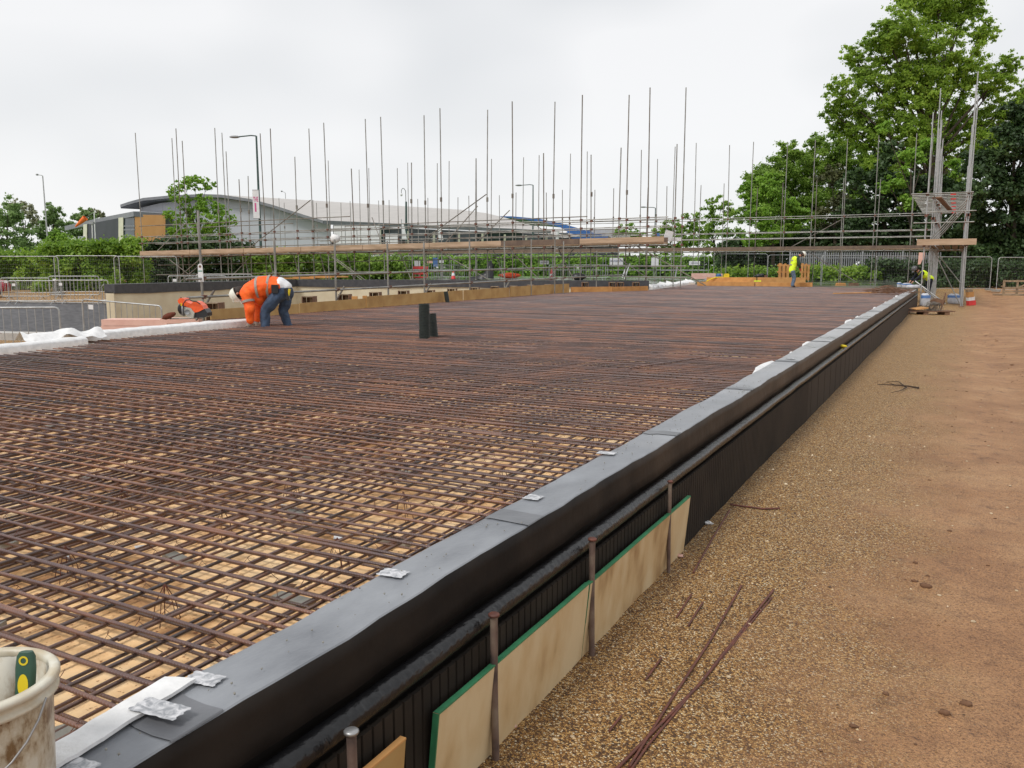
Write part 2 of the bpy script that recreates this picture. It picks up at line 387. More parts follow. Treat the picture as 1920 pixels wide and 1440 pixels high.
# stones of the gravel strip that stand proud of it: uncountable, one object
st = MB(); ico = []
for k in range(3600):
    y = random.uniform(1.6, 9.5)**1.0; x = -1.24+abs(random.gauss(0, .5)); r = random.uniform(.0025, .006)*(1+.05*y)
    if random.random() < .03: r *= 2
    z = gz(x, y); a = random.random()*6; q = []
    for j in range(5): q.append((x+r*math.cos(a+j*1.256)*random.uniform(.7, 1.2), y+r*math.sin(a+j*1.256)*random.uniform(.7, 1.2), z))
    q.append((x+random.uniform(-.3, .3)*r, y+random.uniform(-.3, .3)*r, z+r*random.uniform(.5, 1)))
    st.add(q, [(j, (j+1) % 5, 5) for j in range(5)])
def stonemat():
    m, n, l, b = nodes('loose gravel stones')
    g_ = n.new('ShaderNodeNewGeometry'); r = n.new('ShaderNodeValToRGB'); e = r.color_ramp.elements
    e[0].position = 0; e[0].color = (.07, .035, .015, 1); e[1].position = 1; e[1].color = (.72, .6, .42, 1)
    for p, c in ((.3, (.2, .1, .035)), (.6, (.36, .21, .08)), (.88, (.5, .36, .2))): q = e.new(p); q.color = (*c, 1)
    l.new(g_.outputs['Random Per Island'], r.inputs[0]); l.new(r.outputs[0], b.inputs['Base Color']); b.inputs['Roughness'].default_value = .6
    return m
tag(st.build('gravel', stonemat()), 'loose golden brown gravel stones along the foot of the black wall', 'gravel', kind='stuff')
# soil crumbs on the track
cr_ = MB()
for k in range(900):
    y = random.uniform(1.8, 26); x = random.uniform(-.3, 3.4+y*.05); r = random.uniform(.002, .006)*(1+y*.035)*(2.2 if random.random() < .05 else 1)
    cr_.ball((x, y, gz(x, y)+r*.2), (r*random.uniform(.8, 1.8), r, r*.6), 6, jit=.3)
tag(cr_.build('soil_crumbs', M['mud']), 'dark crumbs of soil scattered over the red brown track', 'soil', kind='stuff')

# slab under the steel: left edge in steps
ZB, ZT = .44, .60
SLAB_L = [(-9.6, -3), (-9.62, 5.6), (-9.88, 7.05), (-10.3, 7.1), (-10.5, 10.7), (-12.28, 10.9), (-13.12, 29.8), (-11.2, 33.2), (-11.5, 34.8), (-13.0, 47.2)]
SLAB_R = [(-1.6, 41.5), (-1.6, -3)]
def leftx(y):
    P = SLAB_L
    for i in range(len(P)-1):
        if P[i][1] <= y <= P[i+1][1]:
            t = (y-P[i][1])/max(1e-6, P[i+1][1]-P[i][1]); return P[i][0]+t*(P[i+1][0]-P[i][0])
    return P[0][0] if y < P[0][1] else P[-1][0]
def deckmat():
    m, n, l, b = nodes('tan boarded deck')
    gm = n.new('ShaderNodeNewGeometry'); pos = gm.outputs['Position']
    t = n.new('ShaderNodeTexNoise'); t.inputs['Scale'].default_value = 3.2; t.inputs['Detail'].default_value = 8; t.inputs['Roughness'].default_value = .62; l.new(pos, t.inputs['Vector'])
    r = n.new('ShaderNodeValToRGB'); e = r.color_ramp.elements
    e[0].position = .30; e[0].color = (.25, .11, .045, 1); e[1].position = .66; e[1].color = (1.0, .74, .44, 1)
    q = e.new(.40); q.color = (.56, .31, .13, 1); q = e.new(.5); q.color = (.96, .62, .31, 1)
    l.new(t.outputs[0], r.inputs[0])
    t2 = n.new('ShaderNodeTexNoise'); t2.inputs['Scale'].default_value = 60; t2.inputs['Detail'].default_value = 4; l.new(pos, t2.inputs['Vector'])
    r2 = n.new('ShaderNodeValToRGB'); r2.color_ramp.elements[0].position = .30; r2.color_ramp.elements[0].color = (.3, .15, .08, 1)
    r2.color_ramp.elements[1].position = .38; r2.color_ramp.elements[1].color = (1, 1, 1, 1); l.new(t2.outputs[0], r2.inputs[0])
    x = n.new('ShaderNodeMixRGB'); x.blend_type = 'MULTIPLY'; x.inputs[0].default_value = .9; l.new(r.outputs[0], x.inputs[1]); l.new(r2.outputs[0], x.inputs[2])
    l.new(x.outputs[0], b.inputs['Base Color']); b.inputs['Roughness'].default_value = .7
    return m
sl = MB(); sl.prism(SLAB_L+SLAB_R, -1.55, ZB, 1, 0)
struct(sl.build('floor_deck', [deckmat(), M['cream']]))
# wet concrete slab beyond
def wetmat():
    m, n, l, b = nodes('wet concrete')
    gm = n.new('ShaderNodeNewGeometry'); t = n.new('ShaderNodeTexNoise'); t.inputs['Scale'].default_value = .5; t.inputs['Detail'].default_value = 6; l.new(gm.outputs['Position'], t.inputs['Vector'])
    r = n.new('ShaderNodeValToRGB'); r.color_ramp.elements[0].position = .42; r.color_ramp.elements[0].color = (.10, .12, .10, 1); r.color_ramp.elements[1].position = .6; r.color_ramp.elements[1].color = (.17, .18, .15, 1)
    l.new(t.outputs[0], r.inputs[0]); l.new(r.outputs[0], b.inputs['Base Color'])
    mr = n.new('ShaderNodeMapRange'); mr.inputs['From Min'].default_value = .4; mr.inputs['From Max'].default_value = .66; mr.inputs['To Min'].default_value = .04; mr.inputs['To Max'].default_value = .3
    l.new(t.outputs[0], mr.inputs[0]); l.new(mr.outputs[0], b.inputs['Roughness'])
    return m
ws = MB(); F1 = LF(29, 66); F0 = LF(-16, 72)
ws.prism([(-26.4, 30.6), (-11.6, 35.2), (-13.3, 47.3), (-1.7, 41.9), (-1.4, 41.9), (F1.x, F1.y), (F0.x, F0.y)], -1, .655)
struct(ws.build('wet_slab', wetmat()))

# ================================================================ near wall with black membrane
def wav(y, s, a): return noise.noise((s, y*1.6, s*3.1))*a+noise.noise((s*2, y*6, s))*a*.35
wall = thing('upstand_wall', 'long black membrane covered wall beside the gravel strip', 'wall', (-1.4, 20, 0))
YS = [ -1+i*.07 for i in range(150)]+[9.5+i*.4 for i in range(71)]; YS = [y for y in YS if y < 37.7]+[37.7]
def strip(name, mats, prof, parent=wall, close=True):
    mb = MB(); vs = []; k = None
    for y in YS:
        p = prof(y); k = len(p); vs += [(x, y, z) for x, z, *_ in p]
    for i in range(len(YS)-1):
        for j in range(k-1):
            a = i*k+j; mt = prof(YS[i])[j][2] if len(prof(YS[i])[j]) > 2 else 0
            mb.f.append((a, a+1, a+k+1, a+k)); mb.m.append(mt); mb.smooth.append(True)
    mb.v = vs
    if close:
        mb.f += [tuple(range(k))[::-1], tuple(range(len(vs)-k, len(vs)))]; mb.m += [0, 0]; mb.smooth += [False]*2
    return mb.build(name, mats, parent)
def capw(y): return .205+.05*smooth(3, 14, y)
def capprof(y):
    o = -1.318+wav(y, 1, .015)
    zt = .660+wav(y, 2, .006)
    return [(o-capw(y)+.03, .45, 0), (o-capw(y), .60, 0), (o-capw(y)+.004, zt-.012, 1), (o-capw(y)+.02, zt, 1), (o-.15, zt+wav(y, 15, .006), 1), (o-.10, zt+.001+wav(y, 5, .007), 1), (o-.05, zt+wav(y, 25, .006), 1), (o-.003, zt+.001, 1), (o-.003, zt+.001, 1), (o-.001, zt-.004, 0), (o-.001, zt-.004, 0),
            (o+.001+wav(y, 3, .006), .61, 0), (o+.002+wav(y, 4, .009), .55, 0), (o+.004, .508+wav(y, 6, .008), 0), (o-.02, .495, 0)]
M['cap_top'] = pm('membrane top with dust and painted sheen', (.27,.283,.305), (.12,.128,.145), 2.2, .42, world=True, bump=.55, bscale=11, rvar=.15, stretch=(2,1,1))  # grazing sky sheen painted into the grey, along with some real dust
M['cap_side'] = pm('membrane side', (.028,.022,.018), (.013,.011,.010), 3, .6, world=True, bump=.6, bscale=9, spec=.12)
M['fillet'] = pm('glossy bitumen roll', (.010,.010,.011), (.007,.007,.008), 40, .24, world=True, bump=.55, bscale=34, spec=.4)
M['rib'] = pm('ribbed black board', (.032,.025,.019), (.020,.016,.013), 5, .7, world=True, spec=.15)
M['lap'] = pm('overlapping membrane', (.17,.175,.19), (.10,.105,.115), 4, .4, world=True, bump=.5, bscale=14)
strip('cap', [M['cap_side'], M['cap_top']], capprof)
for yj in (1.05, 2.62, 4.45, 6.4, 8.5, 11, 13.5, 16.2, 19, 22.4, 26, 30):               # overlapping sheets of membrane
    lp_ = MB(); P_ = capprof(yj)[3:10]; vs = [(x+.003*(x > -1.33)-0, yj+dy, z+.0035) for dy in (0, .12+.02*math.sin(yj)) for x, z, _ in P_]; n = len(P_)
    vs = [(x, y_+.02*noise.noise((x*9, y_, 1)), z) for x, y_, z in vs]
    lp_.add(vs, [(j, j+1, n+j+1, n+j) for j in range(n-1)], 0, True); lp_.build('lap_sheet', M['cap_top'] if False else M['lap'], wall)
def filprof(y):
    cx, cz, r = -1.288+wav(y, 8, .004), .462+wav(y, 9, .004), .034
    return [(cx+r*math.cos(a), cz+r*math.sin(a)) for a in [R(t) for t in range(-100, 181, 28)]]
strip('fillet', M['fillet'], filprof)
rb = MB()                                                  # ribbed protection board, top edge at .41
YR = []; y = -1.0
while y < 9: YR += [y, y+.036, y+.038, y+.044]; y += .046
vs = []
for i, y in enumerate(YR):
    dx = (.0 if i % 4 in (0, 1) else -.006)+noise.noise((4, y*.9, 1))*.004
    vs += [(-1.262+dx-.012, y, .412), (-1.262+dx, y, .410+noise.noise((1, y*3, 1))*.003), (-1.262+dx, y, -.06)]
for i in range(len(YR)-1):
    for j in range(2): rb.f.append((i*3+j, i*3+j+1, i*3+j+4, i*3+j+3)); rb.m.append(0); rb.smooth.append(False)
rb.v = vs
rb.box((-1.30, 4, .17), (.05, 10.2, .455))
rb.box((-1.285, 23.37, .172), (.045, 28.7, .46))
for k in range(55):
    y = 9.2+k*.52
    rb.box((-1.262, y, .17), (.004, .012, .45))
rb.build('ribbed_board', M['rib'], wall)
def dust_and_reflection(mt, col, y0, y1):                               # paints the far half: dust and reflected ground brown, pale sky sheen on top
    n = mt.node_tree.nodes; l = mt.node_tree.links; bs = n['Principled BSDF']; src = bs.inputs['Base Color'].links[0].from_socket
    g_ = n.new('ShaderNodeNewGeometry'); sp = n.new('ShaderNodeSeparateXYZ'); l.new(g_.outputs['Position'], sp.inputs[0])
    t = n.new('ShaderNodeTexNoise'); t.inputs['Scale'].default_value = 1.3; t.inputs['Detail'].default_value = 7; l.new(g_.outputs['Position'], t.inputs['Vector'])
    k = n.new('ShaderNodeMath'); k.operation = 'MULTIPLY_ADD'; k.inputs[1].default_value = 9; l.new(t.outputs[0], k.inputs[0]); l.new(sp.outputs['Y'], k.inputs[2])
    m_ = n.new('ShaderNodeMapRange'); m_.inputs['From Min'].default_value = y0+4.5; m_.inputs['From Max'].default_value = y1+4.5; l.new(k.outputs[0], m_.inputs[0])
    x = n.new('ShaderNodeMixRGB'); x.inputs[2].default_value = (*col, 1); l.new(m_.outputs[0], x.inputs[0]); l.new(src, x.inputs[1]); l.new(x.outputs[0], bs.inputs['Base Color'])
dust_and_reflection(M['cap_side'], (.105, .075, .052), 3.5, 9); dust_and_reflection(M['cap_top'], (.40, .40, .41), 5, 12); dust_and_reflection(M['rib'], (.052, .038, .028), 5, 14)
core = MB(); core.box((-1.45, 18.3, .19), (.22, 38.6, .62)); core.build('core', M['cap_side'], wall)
fl = MB(); vs = []                                          # white fleece showing along the inner edge
YF = [3.0+i*.06 for i in range(600) if 3.0+i*.06 < 37.6]
for i, y in enumerate(YF):
    x0 = -1.322-capw(y)+wav(y, 1, .010)
    u = max(0, noise.noise((7, y*.8, 2)))*2+.25*abs(noise.noise((5, y*4, 2))); u = max(0, u-.22)*1.1*smooth(4.5, 8, y)
    vs += [(x0+.012, y, .650), (x0-.002-.03*u, y, .640+.022*min(1, u*5)+.012*u), (x0-.006-.06*u, y, .634+.022*min(1, u*5)+.010*u), (x0-.010-.06*u, y, .62)]
for i in range(len(YF)-1):
    for j in range(3): fl.f.append((i*4+j, i*4+j+1, i*4+j+5, i*4+j+4)); fl.m.append(0); fl.smooth.append(True)
fl.v = vs; fl.build('fleece_edge', M['white'], wall)
def tapemat():
    m, n, l, b = nodes('clear crinkled tape')
    t = n.new('ShaderNodeTexNoise'); t.inputs['Scale'].default_value = 38; t.inputs['Detail'].default_value = 5; t.inputs['Distortion'].default_value = 1.2
    tcn = n.new('ShaderNodeTexCoord'); l.new(tcn.outputs['Object'], t.inputs['Vector'])
    r = n.new('ShaderNodeValToRGB'); r.color_ramp.elements[0].position = .40; r.color_ramp.elements[0].color = (.27, .28, .30, 1); r.color_ramp.elements[1].position = .62; r.color_ramp.elements[1].color = (.62, .62, .64, 1)
    l.new(t.outputs[0], r.inputs[0]); l.new(r.outputs[0], b.inputs['Base Color']); b.inputs['Roughness'].default_value = .25
    bp = n.new('ShaderNodeBump'); bp.inputs['Strength'].default_value = .8; bp.inputs['Distance'].default_value = .004; l.new(t.outputs[0], bp.inputs['Height']); l.new(bp.outputs[0], b.inputs['Normal'])
    return m
M['tape'] = tapemat()
def patch(px, py, w, d, rz, z=.668):
    p = atz(px, py, z); mb = MB(); vs = []; n = 8
    for i in range(n+1):
        for j in range(n+1):
            u = (i/n-.5)*w*(1+.06*math.sin(j*2)); v = (j/n-.5)*d*(1+.06*math.sin(i*2.3))
            q = Matrix.Rotation(rz, 3, 'Z') @ Vector((u, v, 0)); vs.append((p.x+q.x, p.y+q.y, z+noise.noise((u*30, v*30, px))*.0012))
    mb.add(vs, [(i*(n+1)+j, (i+1)*(n+1)+j, (i+1)*(n+1)+j+1, i*(n+1)+j+1) for i in range(n) for j in range(n)], 0, True)
    return mb.build('tape_patch', M['tape'], wall)
patch(383, 1272, .085, .05, .15); patch(737, 1074, .085, .06, .1); patch(1000, 932, .07, .07, .0)
patch(140, 1436, .085, .05, .1)
for py_, px_ in ((845, 1125), (668, 1470)): patch(px_+12, py_+4, .09, .06, .1, .670)
# small grit lying on the cap
gr = MB()
for k in range(120):
    y = random.uniform(.9, 7); x = random.uniform(-1.5, -1.335); r = random.uniform(.0015, .0035)
    gr.ball((x, y, .667+r*.4), r, 5, jit=.2)
tag(gr.build('grit', M['concrete']), 'tiny pale stones scattered on top of the black wall', 'grit', kind='stuff')

# plain shuttering panels on the gravel, held by steel pins
def panel(name, label, y0, y1, zt, mats, lean=.035, th=.018, green=True):
    t = thing(name, label, 'board', (-1.24, (y0+y1)/2, 0), group='shuttering boards along the wall foot')
    mb = MB(); xb, xt = -1.252, -1.252+lean
    vs = []; n = 14
    for i in range(n+1):
        y = y0+(y1-y0)*i/n; b = .0008*math.sin(i*.7)
        vs += [(xb+b, y, -.03), (xt+b, y, zt), (xt+b-th, y, zt), (xb+b-th, y, -.03)]
    f = []
    for i in range(n):
        a = i*4; f += [(a, a+4, a+5, a+1), (a+3, a+2, a+6, a+7), (a+1, a+5, a+6, a+2)]
    mb.add(vs, f[0::3]+f[1::3]); mb.add(vs, [(0, 1, 2, 3), (n*4+3, n*4+2, n*4+1, n*4)])
    mb.build('sheet', mats[0], t)
    e = MB(); es = []
    for i in range(n+1):
        y = y0+(y1-y0)*i/n; b = .0008*math.sin(i*.7); es += [(xt+b+.0012, y, zt-.004), (xt+b+.0012, y, zt+.0015), (xt+b-th, y, zt+.0015)]
    e.add(es, [f_ for i in range(n) for f_ in ((i*3, i*3+3, i*3+4, i*3+1), (i*3+1, i*3+4, i*3+5, i*3+2))])
    if green:
        e.add([(xb+.0012, y0-.0015, 0), (xt+.0012, y0-.0015, zt), (xt-th, y0-.0015, zt), (xb-th, y0-.0015, 0)], [(0, 1, 2, 3)])
        e.add([(xb+.0015, y0-.0015, 0), (xt+.0015, y0-.0015, zt), (xt+.0015, y0+.004, zt), (xb+.0015, y0+.004, 0)], [(3, 2, 1, 0)])
    e.build('painted_edge', M['green'] if green else M['timber'], t)
panel('shutter_board', 'pale plywood shutter board with green top edge, nearer of the two', 1.86, 2.975, .338, [M['ply_pale']])
panel('shutter_board', 'pale plywood shutter board with green top edge, farther one ending beside the last steel pin', 2.98, 4.44, .334, [M['ply_pale']])
panel('shutter_board', 'plain orange brown plywood offcut with splintered corner and no green edge', 1.02, 1.70, .350, [M['ply']], green=False)
def pin(Y, lab, head='plain', h=.505, x=-1.225, r=.0125, lean=0):
    t = thing('steel_pin', lab, 'steel pin', (x, Y, 0), group='steel pins holding the shutter boards')
    mb = MB(); mb.path([(x+.004, Y+.004+lean, -.05), (x, Y, h*.5), (x, Y, h)], r, 10)
    mb.build('shaft', pm('pin steel '+str(Y), (.22,.17,.13), (.07,.05,.045), 9, .7, .2, world=True, c3=(.15,.10,.08)), t)
    c = MB(); c.lathe([(r*1.0, h-.004), (r*1.45, h-.002), (r*1.5, h+.004), (r*1.2, h+.007), (.0001, h+.006)], (x, Y, 0), 12)
    c.build('head', M['scrap'] if head != 'blue' else M['steel'], t)
pin(1.455, 'steel pin with bluish worn head, nearest to the camera', 'blue', .50, x=-1.20)
pin(2.20, 'mottled brown steel pin with mushroomed head and pale plaster collar', h=.50)
pin(3.02, 'brown steel pin with flat head at the joint of the green edged boards')
pin(4.07, 'thin dark steel pin at the far end of the green edged board', h=.50, r=.010)
cl = MB(); cl.path([(-1.223, 2.205, .27), (-1.223, 2.205, .315)], .0145, 10)

# ================================================================ reinforcement
NRM = 'reinforcement'
def barpath(p0, p1, amp, seed, n):
    out = []
    for i in range(n+1):
        t = i/n; out.append((p0[0]+(p1[0]-p0[0])*t+noise.noise((t*6, seed, 1))*amp*(0 if abs(p1[0]-p0[0]) > abs(p1[1]-p0[1]) else 1),
                             p0[1]+(p1[1]-p0[1])*t+noise.noise((t*6, seed, 2))*amp*(1 if abs(p1[0]-p0[0]) > abs(p1[1]-p0[1]) else 0),
                             p0[2]+(p1[2]-p0[2])*t+noise.noise((t*7, seed, 3))*amp*.45))
    return out
def crossline(mb, y, z, r, i, low=False):
    xl = leftx(y)+.05; xr = -1.545-(.05*smooth(3, 14, y)); n = 5 if y > 12 else 12; sides = 5 if y > 14 else (6 if y > 6 else 8)
    s = -.012+.02*math.sin(i*12.9)
    rr = random.Random(i*7+(1 if low else 0))
    laps = []
    x = xr
    first = rr.choice([1.2, 2.1, 3.3, 5.0]) if y < 12 else 4.5
    segs = []; cur = xr; ln = first
    while cur > xl:
        e = max(xl, cur-ln); segs.append((cur, e)); 
        if e <= xl+.01: break
        cur = e+.42; ln = 5.2
    for k, (a, b) in enumerate(segs):
        o = (k % 2)*2.1*r
        mb.path(barpath((a, y+s+o, z), (b, y+s*.6+o, z), .017, i*3.3+k, max(2, int(n*abs(a-b)/9)+1)), r, sides)
def longline(mb, x, z, r, i, y0=-1.2, y1=44.5):
    segs = []; rr = random.Random(i*31+5); cur = y0; ln = rr.uniform(1.5, 6)
    if x < -9.5: cur = max(y0, [p for p in SLAB_L if p[0] < x-.02][0][1]+.05)
    yend = min(y1, 41.0+.42*(-1.6-x))
    while cur < yend:
        e = min(yend, cur+ln); segs.append((cur, e))
        if e >= yend: break
        cur = e-.5; ln = 6
    for k, (a, b) in enumerate(segs):
        o = (k % 2)*2.1*r
        mb.path(barpath((x+o, a, z), (x+o, b, z), .010, i*5.1+k, max(2, int(abs(a-b)*(1.6 if b < 9 else .5))+1)), r, 6 if a < 8 else 5)
def mat_layer(name, label, kind, items, r, z, matl, far='bars'):
    t = thing(name, label, 'steel mesh', (-6, 20, z))
    # items sorted by how large they show: nearest first
    for k, it in enumerate(items[:100]):
        mb = MB(); (crossline if kind == 'c' else longline)(mb, it[0], z+it[1], r, it[2], **({'low': z < .55} if kind == 'c' else {}))
        mb.build('cross_bar' if kind == 'c' else 'lengthwise_bar', matl, t)
    if len(items) > 100:
        mb = MB()
        for it in items[100:]: (crossline if kind == 'c' else longline)(mb, it[0], z+it[1], r, it[2], **({'low': z < .55} if kind == 'c' else {}))
        o = mb.build('cross_bars' if kind == 'c' else 'lengthwise_bars', matl, t); o['kind'] = 'stuff'
    return t
yy = []; y = .35; i = 0
while y < 47:
    yy.append((y+random.uniform(-.016, .016), random.uniform(-.002, .002), i)); i += 1; y += .103
yy = [q for q in yy if q[0] < 41.2 or True]
def crossok(y): return y < 46.8
def trim_cross(mb_fn): pass
# the far edge of the slab runs slantwise: bars beyond Y 41 stop short of the right edge
_cl = crossline
def crossline(mb, y, z, r, i, low=False):
    if y <= 41: return _cl(mb, y, z, r, i, low)
    xr = -1.6-(y-41)/.42; xl = leftx(y)+.05
    if xr-xl > .3: mb.path(barpath((xr, y, z), (xl, y, z), .01, i, 4), r, 5)
mat_layer('rebar_mat', 'crosswise rusty bars of the upper steel mat, running toward the orange workman', 'c', yy, .0062, ZT, M['rebar'])
xx = []; x = -1.64; i = 0
while x > -13:
    xx.append((x, 0, i)); i += 1
    x -= random.choice([.10, .10, .115, .05, .11])
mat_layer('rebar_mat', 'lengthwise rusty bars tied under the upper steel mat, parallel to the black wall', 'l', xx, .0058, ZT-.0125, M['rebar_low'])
yl = [(q[0]+.045, 0, q[2]+900) for q in yy if q[0] < 30]
yl = [(y_, z_, i_) for y_, z_, i_ in yl]
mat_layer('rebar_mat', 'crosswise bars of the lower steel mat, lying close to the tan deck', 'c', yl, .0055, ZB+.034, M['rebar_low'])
xl_ = [(q[0]-.03, 0, q[2]+700) for q in xx[::1]]
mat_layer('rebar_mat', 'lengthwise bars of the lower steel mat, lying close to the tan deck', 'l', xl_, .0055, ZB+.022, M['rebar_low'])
# tie wires twisted round the nearer crossings
tw = MB()
for q in yy[:55]:
    for p in xx[:60]:
        if random.random() < .33:
            a = random.uniform(0, 6.28); x0, y0 = p[0], q[0]
            e = (x0+.02*math.cos(a), y0+.02*math.sin(a), ZT+.02+random.random()*.012)
            tw.path([(x0-.010, y0-.012, ZT-.012), (x0, y0, ZT+.0085), (x0+.010, y0+.012, ZT-.010)], .0012, 3, cap=False)
            tw.path([(x0, y0, ZT+.0085), ((x0+e[0])/2, (y0+e[1])/2, ZT+.017), e], .0012, 3, cap=False)
tag(tw.build('tie_wire', M['scrap']), 'short twisted wires tying the rusty bars together', 'tie wire', kind='stuff')
# wire chairs between the mats
c0 = MB()
for k in range(5):
    a = k*1.256; c0.path([(.0, 0, .118), (.03*math.cos(a), .03*math.sin(a), .06), (.045*math.cos(a), .045*math.sin(a), -.012)], .0016, 4, cap=False)
ch0 = tag(c0.build('bar_chair', M['scrap']), 'thin wire chair holding the upper rusty mat above the lower one', 'bar chair', 'wire chairs under the upper mat')
chairs = []
for r_ in range(11):
    for k in range(9): chairs.append((-2.0-.62*k-(.15 if r_ % 2 else 0), 1.15+.62*r_))
for k, (x_, y_) in enumerate(chairs):
    o = ch0 if k == 0 else ch0.copy()
    if k: C.objects.link(o)
    o.location = (x_+random.uniform(-.05, .05), y_+random.uniform(-.05, .05), ZB+.04); o.rotation_euler = (0, 0, random.random()*6)
s0 = MB(); s0.box((0, 0, .012), (.16, .05, .024))
sp0 = tag(s0.build('spacer_block', M['concrete']), 'grey concrete spacer lying on the tan deck under the lower mat', 'spacer', 'concrete spacers under the lower mat')
k = 0
for r_ in range(9):
    for q in range(9):
        o = sp0 if k == 0 else sp0.copy()
        if k: C.objects.link(o)
        k += 1
        o.location = (-1.95-.75*q+random.uniform(-.15, .15), 1.3+.8*r_+random.uniform(-.15, .15), ZB); o.rotation_euler = (0, 0, random.uniform(-.5, .5))

# corrugated ducts standing up through the steel
def duct(px, py, h, r, label, tilt=(0, 0)):
    p = atz(px, py, ZT); t = thing('duct_pipe', label, 'duct', (p.x, p.y, ZB))
    T = Matrix.Rotation(YAW, 3, 'Z') @ Matrix.Rotation(tilt[0], 3, 'Y') @ Matrix.Rotation(tilt[1], 3, 'X')
    prof = []; z = 0; H = h+ZT-ZB
    while z < H: prof += [(r*.93, z), (r, z+.004), (r, z+.013), (r*.93, z+.017)]; z += .0215
    prof += [(r, H), (r*.86, H), (r*.86, 0)]
    mb = MB(); mb.lathe(prof, p-Vector((0, 0, ZT-ZB)), 22, M=T.to_4x4(), sm=False); mb.build('wall', M['duct'], t)
duct(796, 634, .475, .078, 'tall black corrugated duct standing upright in the middle of the steel mat')
duct(815.5, 631, .33, .062, 'short black corrugated duct tucked beside the taller one', (-.08, 0))
duct(841, 567, .30, .062, 'far black corrugated duct leaning against the plywood edge boards', (-.16, 0))

# ================================================================ edge boards, box-outs, handrail on the left of the slab
def standboard(name, label, p, q, h, mat, grp, th=.02, zb=ZB+.02):
    t = thing(name, label, 'board', (p.x, p.y, 0), group=grp); mb = MB()
    d = (q-p); n = Vector((-d.y, d.x, 0)).normalized()*th
    z1, z2 = h if isinstance(h, tuple) else (h, h)
    vs = [(p.x, p.y, zb), (q.x, q.y, zb), (q.x, q.y, z2), (p.x, p.y, z1)]
    vs += [(v[0]+n.x, v[1]+n.y, v[2]) for v in vs]
    mb.add(vs, [(0,1,2,3), (7,6,5,4), (3,2,6,7), (0,3,7,4), (1,5,6,2)]); mb.build('sheet', mat, t)
    b = MB(); q_ = (q-p)
    for f in (.12, .5, .88):
        c = p+q_*f+n*2; b.box((c.x, c.y, (zb+.5)/2+.1), (.045, .045, .30), rz=math.atan2(d.y, d.x))
    b.build('batten', M['timber_grey'], t); return t
BA, BB = Vector((-12.28, 11.1)), Vector((-13.12, 29.7))
def onboard(px, off=0):
    x, f, w = ray(px, 560); d = LF(x, f); t_ = BB-BA; k = (BA.x+off)*t_.y-BA.y*t_.x; s = k/(d.x*t_.y-d.y*t_.x); return Vector((d.x*s, d.y*s, 0))
bd = [((394, 600), (560, 588), .795, .80), ((562, 588), (686, 578), .81, .83), ((688, 578), (868, 562), .875, .90), ((870, 562), (955, 555), .90, .91), ((957, 555), (1067, 548), .93, .93)]
BL = ['honey plywood edge board behind the orange workman, first beside the cut-off saw', 'honey plywood edge board ending at the small timber lap left of the ducts', 'long honey plywood edge board behind the pair of black ducts', 'honey plywood edge board just right of the far leaning duct', 'last pale honey edge board before the far orange timber strips']
for k, (a, b, z1, z2) in enumerate(bd):
    p = onboard(a[0]); q = onboard(b[0])
    standboard('edge_board', BL[k], Vector((p.x, p.y, 0)), Vector((q.x, q.y, 0)), (z1, z2), M['ply'], 'plywood edge boards on the left of the slab')
for k, (a, b, h, lab) in enumerate([((1071, 548), (1148, 547), .80, 'low bright orange timber strip in front of the black topped wall, left one'), ((1149, 547), (1215, 545), .79, 'low bright orange timber strip next to the white fleece kerb, right one')]):
    p = atz(*a, ZT); q = atz(*b, ZT); standboard('edge_timber', lab, Vector((p.x, p.y, 0)), Vector((q.x, q.y, 0)), h, M['timber'], 'orange timber strips at the far left slab edge', .05)
# box-outs behind the edge boards
def boxout(name, w, d, h):
    t = empty(name, (0, 0, 0)); tag(t, 'x', 'box', 'timber box-outs standing behind the edge boards')
    s = MB()
    for sx_ in (-1, 1): s.box((sx_*(w/2-.012), 0, h/2), (.022, d, h))
    s.build('side_panel', M['timber_dark'], t)
    b = MB(); b.box((0, 0, h-.01), (w-.05, d, .02)); b.build('top_panel', M['timber_grey'], t)
    c = MB(); c.box((w*.12, d*.1, h/2), (w*.22, .04, h-.025)); c.build('post', M['timber_grey'], t)
    e = MB(); n = 10
    e.box((-w*.22, d/2-.015, h/2), (w*.3, .012, h-.03)); e.build('back_panel', M['timber_dark'], t)
    r_ = MB(); r_.path([(-w*.22, d/2-.024, h*.62), (-w*.22, d/2-.021, h*.62)], .022, 10); r_.build('tie_hole', M['cream'], t)
    return t
bx = boxout('box_out', .27, .30, .50); first = True
BXP = [(403, 565, 'brown timber box-out right beside the cut-off saw'), (580, 553, 'brown timber box-out just right of the orange workman'), (647, 549, 'brown timber box-out left of the second handrail post'),
       (704, 545, 'brown timber box-out above the long honey board, left end'), (757, 542, 'reddish box-out between the third and fourth handrail posts'), (806, 541, 'grey brown box-out just left of the far leaning duct'),
       (848, 538, 'box-out directly behind the far leaning duct'), (891, 536, 'box-out right of the far leaning duct'), (928, 534, 'box-out left of the far handrail brace'), (963, 533, 'box-out nearly in the middle of the last honey board'),
       (995, 531, 'box-out near the end of the last honey board'), (1027, 530, 'box-out at the corner where the honey boards end')]
for px, py, lab in BXP:
    p = onboard(px, -.42); p = atd(px, py+4, -p.x*math.sin(YAW)+p.y*math.cos(YAW)); z = p.z
    if first: o = bx; o.location = (p.x, p.y, z-.5+.02); o.rotation_euler = (0, 0, YAW*.9); o['label'] = lab; first = False
    else: dup(bx, (p.x, p.y, z-.5+.02), YAW*.9, lab)
